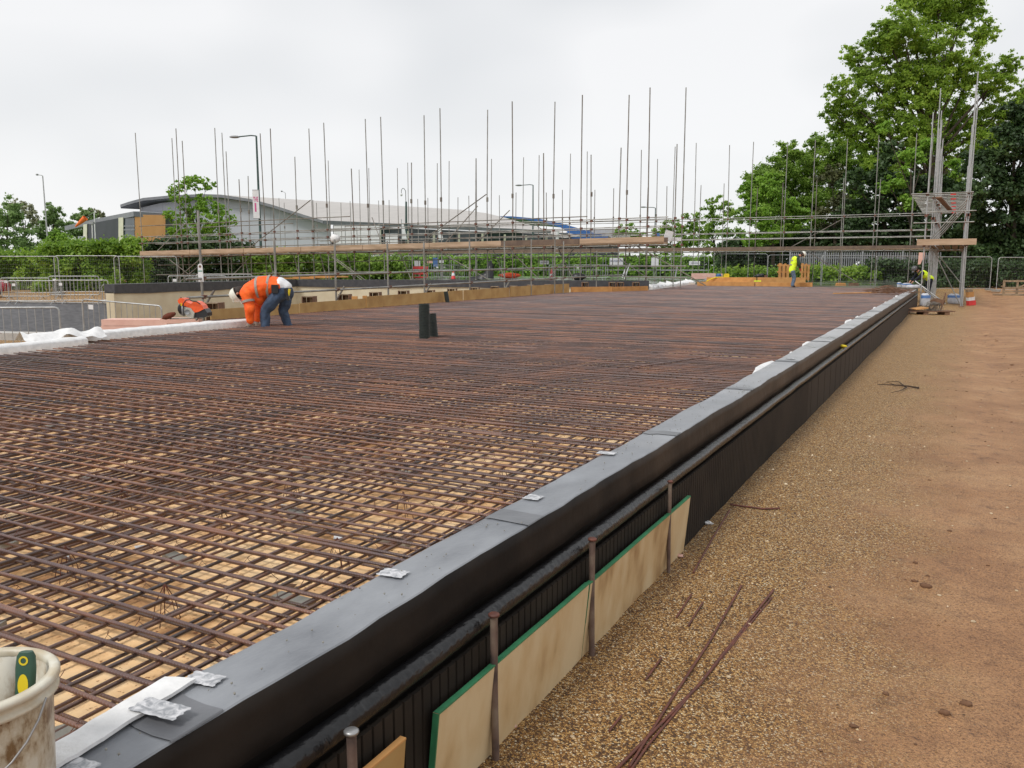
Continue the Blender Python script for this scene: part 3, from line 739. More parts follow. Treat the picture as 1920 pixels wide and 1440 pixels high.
for px, py, lab in [(1097, 528, 'pale box-out behind the left orange timber strip'), (1148, 528, 'pale double box-out in the middle of the orange strips'), (1163, 528, 'open square box-out right of the pale double one'), (1252-60, 528, 'orange brown box-out at the right end of the orange strips')]:
    p = atd(px, py+1, 34.3); dup(bx, (p.x, p.y, p.z-.5), YAW, lab)
for px, py, w, lab in [(665, 557, .13, 'small orange wood block behind the second edge board'), (684, 556, .10, 'small timber lap block at the joint of two edge boards'), (877, 545, .13, 'small pale wood block near the far leaning duct')]:
    p = onboard(px, -.12); p = atd(px, py, -p.x*math.sin(YAW)+p.y*math.cos(YAW)); t = thing('wood_block', lab, 'wood block', (p.x, p.y, p.z-.3), YAW, 'loose wood blocks behind the edge boards')
    mb = MB(); mb.box((0, 0, .16), (w, .08, .32)); mb.box((0, .05, .12), (w*.7, .03, .24)); mb.build('block', M['timber'], t, local=True)

# white fleece covered kerbs at the left edge of the slab
def kerb(name, label, pts, w, z0, z1, seed, lump=.02, grp='white fleece covered kerbs at the slab edge'):
    t = thing(name, label, 'fleece kerb', pts[0], group=grp); mb = MB(); vs = []
    L_ = []; 
    for i in range(len(pts)-1):
        a, b = Vector(pts[i]), Vector(pts[i+1]); n = max(2, int((b-a).length/.09))
        L_ += [a+(b-a)*k/n for k in range(n)]
    L_.append(Vector(pts[-1]))
    for k, p in enumerate(L_):
        d = (L_[min(k+1, len(L_)-1)]-L_[max(k-1, 0)]).normalized(); nrm = Vector((-d.y, d.x, 0))
        j = lambda s: noise.noise((k*.22, seed, s))*lump
        prof = [(0, z0), (j(1)*.7, (z0+z1)/2+.0), (j(2)*.5, z1-.02+j(3)), (-.02, z1+j(4)), (-w*.5, z1+.015+abs(j(5))*1.6), (-w, z1+abs(j(6))*2.2), (-w-.04, z0+.05)]
        vs += [p+nrm*(-u)+Vector((0, 0, z-p.z)) for u, z in prof]
    m = 7
    mb.add(vs, [(i*m+j, (i+1)*m+j, (i+1)*m+j+1, i*m+j+1) for i in range(len(L_)-1) for j in range(m-1)], 0, True)
    mb.add(vs[:m], [tuple(range(m))]); mb.add(vs[-m:], [tuple(range(m))[::-1]])
    mb.build('fleece', M['white'], t); return t
kerb('fleece_kerb', 'white fleece covered kerb at the left picture edge, ending beside the mesh', [(-9.62, 1.5, 0), (-9.68, 4.5, 0), (-9.72, 5.7, 0), (-9.95, 7.0, 0)], .20, ZB, .675, 3, .012)
kerb('fleece_kerb', 'long white fleece covered kerb running up to the cut-off saw', [(-10.38, 7.05, 0), (-10.55, 8.6, 0), (-10.62, 10.55, 0)], .22, ZB, .69, 5, .016)
kerb('fleece_kerb', 'ragged far white fleece kerb beside the wet slab', [(-11.35, 34.4, 0), (-12.3, 41, 0), (-13.05, 47.2, 0)], .45, ZB, .72, 8, .12)
cl = MB(); vs = []; n = 26                                        # loose cloth lump
for i in range(n+1):
    for j in range(7):
        t_ = i/n; a = atz(50+340*t_*.45, 636-10*t_, .70); vs.append((a.x-.02-.07*j, a.y+.02*j, .70+.06*math.sin(j*.55)+.05*noise.noise((t_*7, j*.5, 2))-.03*abs(j-3)/3+.05*math.exp(-((t_-.55)/.1)**2)))
cl.add(vs, [(i*7+j, (i+1)*7+j, (i+1)*7+j+1, i*7+j+1) for i in range(n) for j in range(6)], 0, True)
tag(cl.build('fleece_sheet', M['white']), 'crumpled loose white sheet hanging over the pit edge between the two near kerbs', 'sheet')

# white foam strip lying on the near wall top
fs = MB(); vs = []; n = 26
for i in range(n+1):
    t_ = i/n; a = atz(350, 1278, .67); b = atz(60, 1462, .67); c = a.lerp(b, t_); w = .038*(1+.06*noise.noise((t_*9, 1, 1)))
    zz = .668+.008*abs(noise.noise((t_*5, 3, 1)))
    for u, z in ((-w, zz), (-w, zz+.007), (-.3*w, zz+.0085), (w, zz+.008), (w, zz)): vs.append((c.x+u*.93-.02, c.y+u*.35+.008*math.sin(t_*40)*(1 if i == 0 else 0), z))
fs.add(vs, [(i*5+j, (i+1)*5+j, (i+1)*5+j+1, i*5+j+1) for i in range(n) for j in range(4)], 0, False); fs.add(vs[:5], [(0,1,2,3,4)])
tag(fs.build('foam_strip', M['white']), 'torn strip of white foam taped along the inner edge of the near wall top', 'foam strip')
for (px, py, w, d, rz) in ((300, 1328, .12, .055, .1),):
    patch(px, py, w, d, rz, .681)

# handrail of scaffold tube along the left edge
HX = -12.95
hr_ = thing('handrail', 'grey scaffold tube handrail with two rails running behind the plywood edge boards', 'handrail', (HX, 20, 0))
def tube(root, name, a, b, r=.0242, mat='tube', n=8):
    mb = MB(); mb.path([a, b], r, n); return mb.build(name, M[mat], root)
def coupler(root, c, mat='coupler', s=.055):
    mb = MB(); T = Matrix.Rotation(random.random(), 4, 'Z')
    mb.box(c, (s*1.1, s*1.5, s*1.3), M=T.to_4x4()); mb.path([Vector(c)+Vector((-s, -s*.6, 0)), Vector(c)+Vector((s, s*.6, s*.4))], s*.35, 6); return mb.build('coupler', M[mat], root)
for px, top in ((376, 395), (515, 447), (627, 449), (725, 452), (793, 453), (878, 447), (943, 452), (993, 448), (1037, 449), (1053, 452), (1115, 470)):
    b_ = atX(px+3, 545, HX); tp = atX(px, top, HX)
    tube(hr_, 'post', (b_.x, b_.y, -.2 if b_.y < 28 else .1), (b_.x, b_.y, tp.z))
    for yy_, nm in ((523-.0, 1), (557, 2)):
        z = (1.357+.0118*(b_.y-11.4) if nm == 1 else 1.005+.0095*(b_.y-11.4)); coupler(hr_, (b_.x+.04, b_.y, z))
    if px in (376, 627, 793, 943):
        tube(hr_, 'brace', (b_.x+.05, b_.y+.25, 1.12), (b_.x-.10, b_.y-.1, .55), .024, 'tube_old')
for za, zb_ in ((1.357, .0118), (1.005, .0095)):
    y0 = 11.2; 
    for ln in (6.1, 5.6, 6.2, 6.0):
        tube(hr_, 'rail', (HX+.05, y0, za+zb_*(y0-11.4)), (HX+.05, y0+ln, za+zb_*(y0+ln-11.4)), .0242, 'tube'); y0 += ln
tube(hr_, 'rail', (HX+.05, 33.2, 1.60), (HX+4.0, 31.0, 1.60)); tube(hr_, 'rail', (HX+.05, 33.4, 1.17), (HX+4, 31.2, 1.17))
# scaffold tag on the first post
p = atX(376, 510, HX+.04); sg = thing('scaffold_tag', 'white rounded inspection tag on the first handrail post beside the barriers', 'tag', (p.x, p.y, p.z), YAW)
mb = MB(); pts = [(-.045, -.19), (.055, -.19), (.045, .12), (.03, .15), (0, .162), (-.03, .15), (-.045, .12)]
mb.add([(x, -.012, z) for x, z in pts]+[(x, 0, z) for x, z in pts], [tuple(range(7)), tuple(range(7, 14))[::-1]]+[(i, i+7, (i+1) % 7+7, (i+1) % 7) for i in range(7)])
mb.build('plate', M['whitepaint'], sg, local=True)
mb = MB(); mb.lathe([(0.0001, 0), (.026, 0)], (0, -.0135, .105), 12, M=Matrix.Rotation(math.pi/2, 4, 'X')); mb.build('hole', M['timber_dark'], sg, local=True)
mb = MB(); mb.box((0, -.0135, .018), (.08, .002, .018)); mb.build('band', pm('tag green', (.10,.35,.28), rough=.5), sg, local=True)

# cut-off saw on the end of the long kerb
def cutoff_saw():
    p = atz(368, 598, .73); t = thing('cutoff_saw', 'orange and grey petrol cut-off saw with black wheel guard standing on the white kerb', 'power saw', (p.x, p.y, .72), YAW)
    k = 1.0/107                                             # photo pixels to metres here
    def q(cx, cy, y=0): return Vector(((320+cx/16-368)*k, y, (598-(530+cy/16))*k+.01))
    b = MB()
    for y0, y1 in ((-.10, .12),):
        pol = [(330, 560), (400, 490), (500, 500), (560, 590), (700, 650), (800, 580), (900, 600), (1020, 700), (1060, 800), (900, 880), (790, 900), (560, 720), (480, 700), (360, 640)]
        n = len(pol); v = [q(x, y, y0) for x, y in pol]+[q(x, y, y1) for x, y in pol]
        b.add(v, [tuple(range(n))[::-1], tuple(range(n, 2*n))]+[(i, (i+1) % n, (i+1) % n+n, i+n) for i in range(n)])
    b.build('body_casing', M['sawred'], t, local=True)
    c = MB(); pol = [(530, 740), (700, 770), (800, 900), (760, 1050), (600, 1010), (525, 930)]; n = 6
    v = [q(x, y, -.125) for x, y in pol]+[q(x, y, .13) for x, y in pol]; c.add(v, [tuple(range(n))[::-1], tuple(range(n, 2*n))]+[(i, (i+1) % n, (i+1) % n+n, i+n) for i in range(n)])
    c.build('engine_cover', M['sawgrey'], t, local=True)
    c = MB(); c.lathe([(.0001, 0), (.035, 0), (.042, .012)], q(615, 880, -.128), 16, M=Matrix.Rotation(math.pi/2, 4, 'X')); c.build('starter_grille', M['grey'], t, local=True)
    c = MB(); pol = [(790, 930), (880, 830), (1000, 780), (1080, 800), (1140, 900), (1140, 1000), (1060, 1040), (760, 1050)]; n = 8
    v = [q(x, y, -.09) for x, y in pol]+[q(x, y, .14) for x, y in pol]; c.add(v, [tuple(range(n))[::-1], tuple(range(n, 2*n))]+[(i, (i+1) % n, (i+1) % n+n, i+n) for i in range(n)])
    c.build('rear_grip', M['black'], t, local=True)
    c = MB(); c.path([q(x, y, -.14) for x, y in ((520, 1000), (505, 800), (520, 640), (600, 545), (700, 530), (770, 570), (900, 590), (1000, 660))], .0085, 8); c.build('handlebar', M['black'], t, local=True)
    c = MB(); c.lathe([(.0001, -.018), (.105, -.02), (.112, 0), (.105, .02), (.0001, .018)], q(420, 800, .02), 28, M=Matrix.Rotation(math.pi/2, 4, 'X')@Matrix.Rotation(.7, 4, 'Y')@Matrix.Scale(.95, 4)); c.build('wheel_guard', M['black'], t, local=True)
    c = MB(); c.lathe([(.0001, -.006), (.085, -.006), (.085, .006), (.0001, .006)], q(430, 850, -.02), 24, M=Matrix.Rotation(math.pi/2, 4, 'X')); c.build('disc', M['grey'], t, local=True)
    c = MB(); c.box(q(440, 670, -.112), (.02, .004, .05)); c.build('warning_label', M['yellowplastic'], t, local=True)
    c = MB(); c.path([q(350, 560, .0), q(370, 470, 0)], .014, 8); c.build('guard_lever', M['lampgreen'], t, local=True)
cutoff_saw()
# broom head, pink boards in the pit edge
p = atd(317, 592, 16.3); t = thing('broom', 'reddish brown broom head with pole lying beside the pink boards', 'broom', p, YAW)
mb = MB(); mb.ball((0, 0, 0), (.15, .05, .055), 12, jit=.12, M=Matrix.Rotation(-.35, 4, 'Y')); mb.build('bristles', pm('bristles', (.18,.04,.02), (.10,.03,.015), 60, .9, bump=.8), t, local=True)
mb = MB(); mb.path([(.0, .02, -.06), (.62, .1, -.05)], .013, 8); mb.build('pole', M['tube'], t, local=True)
def boardstack(name, label, px0, px1, pytop, d, h, dep, mat, n=3):
    a = atd(px0, pytop, d); b = atd(px1, pytop, d); w = (b-a).length; t = thing(name, label, 'board stack', (a.x, a.y, a.z-h), YAW)
    for k in range(n):
        mb = MB(); mb.box((w/2+.01*k, dep/2+.01*math.sin(k*3), h*(k+.5)/n), (w-.02*k, dep, h/n-.006)); mb.build('board', mat, t, local=True)
    return t
boardstack('insulation_boards', 'pale pink insulation boards stacked in the pit behind the leaning barrier', 186, 312, 599, 18.2, .42, .5, M['pink'], 3)
boardstack('insulation_boards', 'pale pink insulation board lying under the cut-off saw', 300, 372, 597, 16.6, .10, .35, M['pink'], 1)

# ================================================================ pit walls
def wallseg(name, label, cat, a, b, z0, z1, th, parts, grp=None):
    t = thing(name, label, cat, (a.x, a.y, 0), group=grp); d = (b-a); d.z = 0; d.normalize(); n = Vector((-d.y, d.x, 0))
    for nm, pz0, pz1, out, mat, mode in parts:
        mb = MB(); L_ = math.hypot(b.x-a.x, b.y-a.y); k = max(1, int(L_/.8)); vs = []
        for i in range(k+1):
            p = Vector((a.x, a.y, 0))+d*L_*i/k
            q0 = pz0+(noise.noise((i*.5, 2, pz0))*.07-.02 if mode == 'lap' else 0)
            vs += [p-n*out+Vector((0, 0, q0)), p-n*out+Vector((0, 0, pz1)), p+n*(th+out)+Vector((0, 0, pz1)), p+n*(th+out)+Vector((0, 0, pz0))]
        f = []
        for i in range(k):
            for j in range(3): f.append((i*4+j, (i+1)*4+j, (i+1)*4+j+1, i*4+j+1)[::-1])
        mb.add(vs, f); mb.add(vs[:4], [(0,1,2,3)]); mb.add(vs[-4:], [(3,2,1,0)])
        mb.build(nm, M[mat], t)
    return t
wallseg('pit_wall', 'blue grey boarded pit wall below the row of pedestrian barriers', 'wall', GW0, GW1, -1.5, .0, .3, [('board_face', -1.5, .0, 0, 'greymem', ''), ('top_strip', .003, .035, .02, 'galv', '')])
e0 = atd(186, 545, 29.2)
wallseg('basement_wall', 'cream insulated basement wall with black cap, side running away from the camera', 'wall', CW0, CW1, -1.5, 1.0, .35, [('insulation', -1.5, .74, 0, 'cream', ''), ('cap', .70, 1.0, .05, 'membrane', 'lap')])
wallseg('basement_wall', 'cream insulated basement wall with black cap, long side facing the camera behind the handrail', 'wall', CW1, CW2, -1.5, 1.0, .35, [('insulation', -1.5, .74, 0, 'cream', ''), ('cap', .70, 1.0, .05, 'membrane', 'lap')])
bank = LF(-17.35, 36.3); wallseg('earth_bank', 'narrow brown earth bank in the gap between blue grey wall and cream wall', 'bank', GW1, GW1.lerp(CW0, .9)+Vector((-.3, .2, 0)), -1.5, .35, .1, [('face', -1.5, .3, 0, 'mud', '')])
# steel post in the pit
mb = MB(); q0 = atd(0, 628, 20); 
for k in range(4): mb.path([LF(-12.6+.12*k, 19.5, -1.4), LF(-12.6+.12*k, 19.5, .02), LF(-12.5+.12*k, 19.5, .1), LF(-12.4+.12*k, 19.6, .02)], .006, 5)
tag(mb.build('starter_bars', M['scrap']), 'bent rusty starter bars in the pit at the left picture edge', 'steel bars')
kb = MB(); a = atd(0, 622, 21); b = atd(150, 632, 20.5); kb.beam(LF(-14, 21.3, -.15), LF(-10.2, 20.6, -.15), .5, .18)
tag(kb.build('concrete_beam', pm('pale concrete', (.5,.48,.45), (.4,.38,.35), 3, .8, world=True)), 'pale concrete beam low in the pit behind the nearest barrier', 'beam')

# ================================================================ pedestrian barriers
def make_barrier():
    t = empty('pedestrian_barrier'); tag(t, 'x', 'barrier', 'steel pedestrian barriers on the site')
    w, z0, z1, r = 1.12, .17, 1.02, .09
    pts = []
    for cx, cz, a0 in ((-w+r, z0+r, 180), (w-r, z0+r, 270), (w-r, z1-r, 0), (-w+r, z1-r, 90)):
        for k in range(5): a = R(a0+k*22.5); pts.append((cx+r*math.cos(a), 0, cz+r*math.sin(a)))
    mb = MB(); mb.path(pts, .019, 7, closed=True); mb.build('frame', M['galv'], t)
    mb = MB()
    for k in range(14): x = -w+.16*(k+.95); mb.path([(x, 0, z0), (x, 0, z1)], .0075, 5, cap=False)
    mb.build('bars', M['galv'], t)
    for s in (-1, 1):
        mb = MB(); mb.path([(s*.75, -.28, .01), (s*.75, -.02, .16), (s*.75, .02, .16), (s*.75, .28, .01)], .014, 6); mb.build('foot', M['galv'], t)
    mb = MB(); mb.box((-w+.25, -.012, z1-.17), (.14, .004, .11)); mb.build('plate', M['whitepaint'], t)
    return t
br = make_barrier(); used = False
def barrier(px, py, d, ang, label, tilt=None, zz=None):
    """px, py: photo pixel of the middle of the top rail"""
    global used
    p = atd(px, py, d); z = p.z-1.03 if zz is None else zz
    if not used: used = True; o = br; o.location = (p.x, p.y, z); o.rotation_euler = (0, 0, YAW+R(ang)); o['label'] = label; return o
    return dup(br, (p.x, p.y, z), YAW+R(ang), label, tilt=tilt)
barrier(5, 576, 17.5, 6, 'large near barrier cut by the left picture edge, in front of the blue grey wall')
barrier(226, 566, 19.8, -16, 'near barrier tilted in the pit in front of the pink boards', tilt=(.05, .06))
barrier(-18, 527, 36.2, 0, 'rear barrier cut by the left picture edge, standing above the blue grey wall')
barrier(64, 526, 36.0, 2, 'front row barrier above the blue grey wall, second from left')
barrier(152, 525, 35.8, 2, 'front row barrier above the blue grey wall, nearest the cream wall')
barrier(46, 521, 39.5, 3, 'middle row barrier at the end of the row beside the red car')
barrier(138, 517.5, 38.5, 3, 'back row barrier rising highest above the blue grey wall')
barrier(235, 534, 37.5, -6, 'low barrier half hidden behind the left end of the cream wall')
barrier(370, 517, 34, 12, 'barrier behind the black capped wall, left of the scaffold tag')
barrier(420, 514, 35, 8, 'barrier behind the black capped wall, right of the scaffold tag')
zz = .66
barrier(842, 500, 62, 0, 'barrier on the wet slab beside the red plastic barrier', zz=zz)
barrier(855, 501, 63, 6, 'second barrier behind the one beside the red plastic barrier', zz=zz)
barrier(1060, 497, 58, 3, 'barrier on the wet slab left of the black bundle', zz=zz)
barrier(1108, 498, 56, -4, 'barrier on the wet slab right of the black bundle', zz=zz)

# ================================================================ mesh fence panels
def make_fence(midrail=False):
    t = empty('fence_panel'); tag(t, 'x', 'fence panel', 'temporary mesh fence panels')
    w, h, r = 1.72, 2.0, .16; pts = []
    for cx, cz, a0 in ((w-r, h-r, 0), (-w+r, h-r, 90)):
        for k in range(5): a = R(a0+k*22.5); pts.append((cx+r*math.cos(a), 0, cz+r*math.sin(a)))
    mb = MB(); mb.path([(w, 0, .05)]+pts+[(-w, 0, .05)], .022, 6)
    mb.path([(-w, 0, .12), (w, 0, .12)], .017, 6)
    if midrail: mb.path([(-w, 0, 1.0), (w, 0, 1.0)], .03, 6)
    mb.build('frame', M['galv'], t)
    mb = MB()
    for k in range(1, 34): x = -w+2*w*k/34; mb.path([(x, 0, .12), (x, 0, h)], .0022, 3, cap=False)
    for k in range(1, 9): z = .12+(h-.12)*k/9; mb.path([(-w, 0, z), (w, 0, z)], .0022, 3, cap=False)
    mb.build('mesh_infill', M['wire'], t)
    for s in (-1, 1):
        mb = MB(); mb.box((s*w, 0, .06), (.22, .6, .12)); mb.build('foot_block', M['concrete'], t)
    return t
fp = make_fence(); fpm = make_fence(True); fu = {0: False, 1: False}
def fence(x0, x1, ytop, d, label, k=0, ang=0):
    a = atd((x0+x1)/2, ytop, d); src = fpm if k else fp; w = (x1-x0)/FPX*d*1.0/3.44
    z = a.z-2.02
    if not fu[k]: fu[k] = True; src.location = (a.x, a.y, z); src.rotation_euler = (0, 0, YAW+R(ang)); src['label'] = label; return src
    return dup(src, (a.x, a.y, z), YAW+R(ang), label)
fence(-10, 103, 480, 44, 'mesh fence panel at the left edge in front of the hedge and red car')
fence(105, 218, 479, 44.5, 'mesh fence panel in front of the dark hedge, second from the left edge')
fence(214, 330, 480, 46, 'mesh fence panel partly behind the left end of the scaffold')
for k, (x0, x1, yt, lab) in enumerate([(1338, 1441, 475.5, 'mesh fence panel with grey sheeting left of the standing pallets'), (1443, 1541, 477.5, 'mesh fence panel behind the workman in the green sleeved jacket'), (1543, 1643, 478.5, 'mesh fence panel right of the two orange pallets'),
       (1645, 1745, 479.5, 'mesh fence panel behind the far end of the black wall'), (1747, 1866, 481, 'mesh fence panel behind the tall right hand scaffold legs'), (1870, 1985, 482, 'mesh fence panel cut by the right picture edge above the weathered pallet')]):
    fence(x0, x1, yt, 54-k*.9, lab)
for k in range(7):
    x0 = 660+k*95; fence(x0, x0+92, 479.5, 60.5+.0*k, ['white railed fence panel behind the middle of the handrail', 'white railed fence panel behind the red plastic barrier', 'white railed fence panel behind the black draped barrier', 'white railed fence panel with a small white notice', 'white railed fence panel left of the lettered sign', 'white railed fence panel carrying the lettered white sign', 'white railed fence panel carrying the tall blank white board'][k], 1)
fence(1335-102, 1335, 480, 60.3, 'white railed fence panel with the small white notice nearest the trees', 1)
# palisade fence further back
pal = thing('palisade_fence', 'grey steel palisade fence of upright pales below the dark trees', 'fence', atd(1650, 520, 62))
for px0, px1 in ((1480, 1545), (1545, 1615), (1615, 1690), (1690, 1765), (1765, 1840)):
    mb = MB(); a = atd(px0, 520, 63); b = atd(px1, 520, 61.5); n = 17
    for k in range(n): p = a.lerp(b, k/n); mb.box((p.x, p.y, 1.35), (.075, .02, 2.5), rz=YAW)
    mb.build('pales', M['grey'], pal)
    mb = MB(); mb.beam((a.x, a.y, 2.2), (b.x, b.y, 2.2), .05, .05); mb.beam((a.x, a.y, .8), (b.x, b.y, .8), .05, .05); mb.build('rails', M['grey'], pal)
    mb = MB(); mb.box((a.x, a.y, 1.4), (.12, .12, 2.7)); mb.build('post', M['grey'], pal)

# ================================================================ scaffolds
def stand(root, p, z0, z1, r=.0242, mat='tube', joints=True):
    mb = MB(); mb.path([(p.x, p.y, z0), (p.x+random.uniform(-.02, .02), p.y, (z0+z1)/2), (p.x+random.uniform(-.05, .05), p.y, z1)], r, 6); o = mb.build('standard', M[mat], root)
    mb = MB(); mb.box((p.x, p.y, z0+.01), (.15, .15, .015)); mb.build('base_plate', M['coupler'], o)
    return o
def run(name, label, ab, off, tall, short, zbase, deckz, s_range, mat='tube', railz=(.66, 1.02), extra=(), toe=('board',), toe_h=.225, diag=()):
    a0, b0 = ab; t = thing(name, label, 'scaffold', LF(0, a0, zbase))
    def lp(lat, back=0): f = a0-b0*lat; return LF(lat+back*.3, f+back, 0)
    S0, S1 = s_range
    cps = MB(); cn = 0
    for px, py in tall+short:
        back = off if (px, py) in short and name != 'x' else 0
        p = on_line(px, py, a0+back, b0); lat = p.x*math.cos(YAW)+p.y*math.sin(YAW)
        o = stand(t, p, zbase, p.z, mat=random.choice(['tube', 'tube', 'tube_old']))
        dz = deckz(lat)
        for z in ([dz-.12, dz+railz[0], dz+railz[1]] if a0 < 50 else [dz-.12] if (px, py) in short else [dz+railz[1], 4.46]):
            mb = MB(); mb.box((p.x+.03, p.y-.03, z), (.10, .10, .09)); mb.build('coupler', M['coupler'], o)
        if random.random() < .45: mb = MB(); mb.box((p.x, p.y, dz+2.2), (.075, .075, .2)); mb.build('sleeve', M['tube_old'], o)
    n = int((S1-S0)/6)+1
    def line(nm, z, back, mt, r=.0242):
        for k in range(n):
            l0 = S0+(S1-S0)*k/n-.1; l1 = S0+(S1-S0)*(k+1)/n+.1
            p = lp(l0, back); q = lp(l1, back)
            mb = MB(); mb.path([(p.x, p.y, z(l0)), (q.x, q.y, z(l1))], r, 6); mb.build(nm, M[mt], t)
    for back in (0, off):
        line('ledger', lambda l: deckz(l)-.12, back, mat)
        line('guard_rail', lambda l: deckz(l)+railz[0], back, 'tube'); line('guard_rail', lambda l: deckz(l)+railz[1], back, 'tube')
    for z in extra: line('ledger', lambda l, z=z: z, 0, 'tube')
    if a0 < 50:                                             # extra rails and braces tangled in the left and middle bays
        for l0, l1, dz_, bk in ((S0, -8, 1.62, 0), (S0+2, -12, 1.5, off), (-16, -4, .35, off), (-9, 3, 1.25, off), (-3, 6, .4, 0), (S0, 6, -.55, off), (S0+1, -6, -1.1, 0)):
            p = lp(l0, bk); q = lp(l1, bk); mb = MB(); mb.path([(p.x, p.y, deckz(l0)+dz_), (q.x, q.y, deckz(l1)+dz_)], r=.0242, n=6); mb.build('rail', M['tube_old'], t)
        for k in range(16):
            l0 = S0+1+(S1-S0-3)*k/16; p = lp(l0, 0); q = lp(l0+random.choice([-1.2, 1.2]), off); z0 = random.choice([.7, .7, deckz(l0)+.1]); mb = MB(); mb.path([(p.x, p.y, z0), (q.x, q.y, z0+random.uniform(1.4, 1.9))], .0242, 6); mb.build('brace', M['tube_old'], t)
    # boards and toe boards
    m = int((S1-S0)/3.9)+1
    for k in range(m):
        l0 = S0+(S1-S0)*k/m; l1 = S0+(S1-S0)*(k+1)/m-.03
        for bk, mt in ((-.06, toe[k % len(toe)]), (off+.06, 'board_dark')):
            p = lp(l0, bk); q = lp(l1, bk); mb = MB(); z = deckz((l0+l1)/2)
            mb.beam((p.x, p.y, deckz(l0)+toe_h/2), (q.x, q.y, deckz(l1)+toe_h/2), .04, toe_h); mb.build('toe_board', M[mt], t)
        for j in range(5):
            bk = .05+j*(off-.1)/4; p = lp(l0, bk); q = lp(l1, bk); mb = MB()
            mb.beam((p.x, p.y, deckz(l0)-.03), (q.x, q.y, deckz(l1)-.03), .215, .04); mb.build('deck_board', M['board'], t)
    k = S0
    while k < S1:
        p = lp(k, -.22); q = lp(k, off+.22); mb = MB(); mb.path([(p.x, p.y, deckz(k)-.075), (q.x, q.y, deckz(k)-.075)], .0242, 6); mb.build('transom', M[mat], t); k += 1.2
    for l0, z0, l1, z1 in diag:
        p = lp(l0, .1); q = lp(l1, .1); mb = MB(); mb.path([(p.x, p.y, z0), (q.x, q.y, z1)], .0242, 6); mb.build('brace', M['tube_old'], t)
    return t
def dz_front(l): return 2.62+.014*(l-7) if l > -2 else 2.50+.0155*(l+2)
FT = [(254,249),(329,241),(402,240),(507,241),(608,230),(715,219),(825,203),(961,190),(1092,178),(1220,164),
      (449,336),(553,294),(660,316),(770,305),(891,297),(1021,287),(1163,277)]
FB = [(322,259),(416,249),(489,250),(580,241),(686,223),(795,216),(913,206),(1039,191),(1179,178),(1286,164),(342,264),(424,284),(464,330),(1269,270),(1110,290)]
run('tube_scaffold', 'long tube scaffold in front of the grey hall with a pale toe board', (38.2, .45), 1.3, FT, FB, .66, dz_front, (-21.0, 6.4),
    toe=('board','board','board','board','board','board','board_dark','board'), diag=[(-19.5, 2.2, -17.2, .7), (-9.6, 2.4, -7.2, .7), (-3.9, 2.5, -.6, .7), (5.2, 2.5, 8, .8), (-14.0, 2.5, -10.2, 4.9), (-4.0, 3.0, -1.2, 4.85), (-16.6, 2.3, -19, .7), (-7, .7, -9.2, 2.2), (1.5, .7, -.2, 2.4)])
BT = [(615,301),(673,318),(691,315),(745,315),(764,305),(819,306),(841,302),(893,300),(921,298),(981,295),(1010,291),(1069,288),(1102,284),(1203,281),(1233,298),(1265,275),(1306,268),(1369,272),(1412,266),(1477,266),(1529,262),(1590,260),(1649,254),(1720,250),(1749,250)]
BS = [(523,371),(532,380),(587,375),(593,380),(639,380),(657,377),(710,376),(729,375),(783,373),(802,371),(858,370),(879,367),(937,366),(967,361),(1025,361),(1055,356),(1115,356),(1151,353),(1214,352),(1251,349),(1314,347),(1358,344),(1420,352),(1469,342),(1533,338),(1583,334),(1651,336),(1715,330)]
run('tube_scaffold', 'far tube scaffold crossing in front of the trees behind the wet slab', (59.27, .5266), 1.3, BT, BS, .66, lambda l: 2.60, (-16, 23.6),
    extra=(4.40, 4.52), toe=('board_dark',), toe_h=.16, diag=[(9, .7, 6.5, 2.5), (16.5, 2.6, 19.5, 4.5), (20, .7, 17.5, 2.5), (4, 2.6, 1.5, 4.5), (-8, 2.6, -5, 4.4)])
# right hand scaffold, seen end on
rs = thing('tower_scaffold', 'tall scaffold run at the right with bundled legs, seen end on beside the track', 'scaffold', (-.3, 37.8, 0))
def st2(x, y, top, n=1, dx=0, mat='tube'):
    for k in range(n):
        o = stand(rs, Vector((x+k*.055, y+k*.05, 0)), 0, top-(k*.9), .0242, mat)
        for z in (2.42, 4.45, 3.6): mb = MB(); mb.box((x+k*.055, y-.03, z), (.11, .1, .1)); mb.build('coupler', M['coupler'], o)
ys_ = [37.8, 40.0, 42.3, 44.6, 47.0, 49.4, 51.8]
for k, y in enumerate(ys_):
    zt = (9.0, 8.9, 8.2, 8.0, 7.4, 7.0, 6.9)[k]
    st2(.30, y, zt, 2, mat='galv')
    st2(-.98 if k else -1.16, y, (7.6, 8.9, 7.6, 8.3, 7.3, 8.1, 6.4)[k], 1 if k == 0 else 2 if k < 3 else 3, mat='galv')
for k in range(17):
    y = 37.7+k*.88; mb = MB(); mb.path([(-1.75, y, 4.46), (.46, y, 4.46)], .0242, 6); o = mb.build('transom', M['tube'], rs)
    if k % 3 == 1:
        mb = MB(); mb.path([(-.35, y-.002, 4.46), (-.15, y-.002, 4.46)], .0248, 8, cap=False); mb.build('paint_band', M['red'], o)
for x in (-.98, .30):
    for z in (4.40, 2.36):
        for y0 in (37.6, 43.2, 48): mb = MB(); mb.path([(x+.05, y0, z), (x+.05, y0+5.6, z)], .0242, 6); mb.build('ledger', M['tube'], rs)
mb = MB(); mb.beam((-.75, 37.7, 4.30), (-.35, 47.5, 4.30), .2, .05); mb.build('ladder_beam', M['timber_dark'], rs)
for z, x0, x1 in ((3.75, -1.1, .6), (3.32, -1.6, .55)):
    mb = MB(); mb.path([(x0, 37.74, z), (x1, 37.74, z)], .0242, 6); mb.build('guard_rail', M['tube'], rs)
for k in range(4):
    y = 38.2+k*2.2; mb = MB(); mb.path([(-.9, y, 2.75), (.3, y, 4.3)], .0242, 6); mb.build('brace', M['tube'], rs)
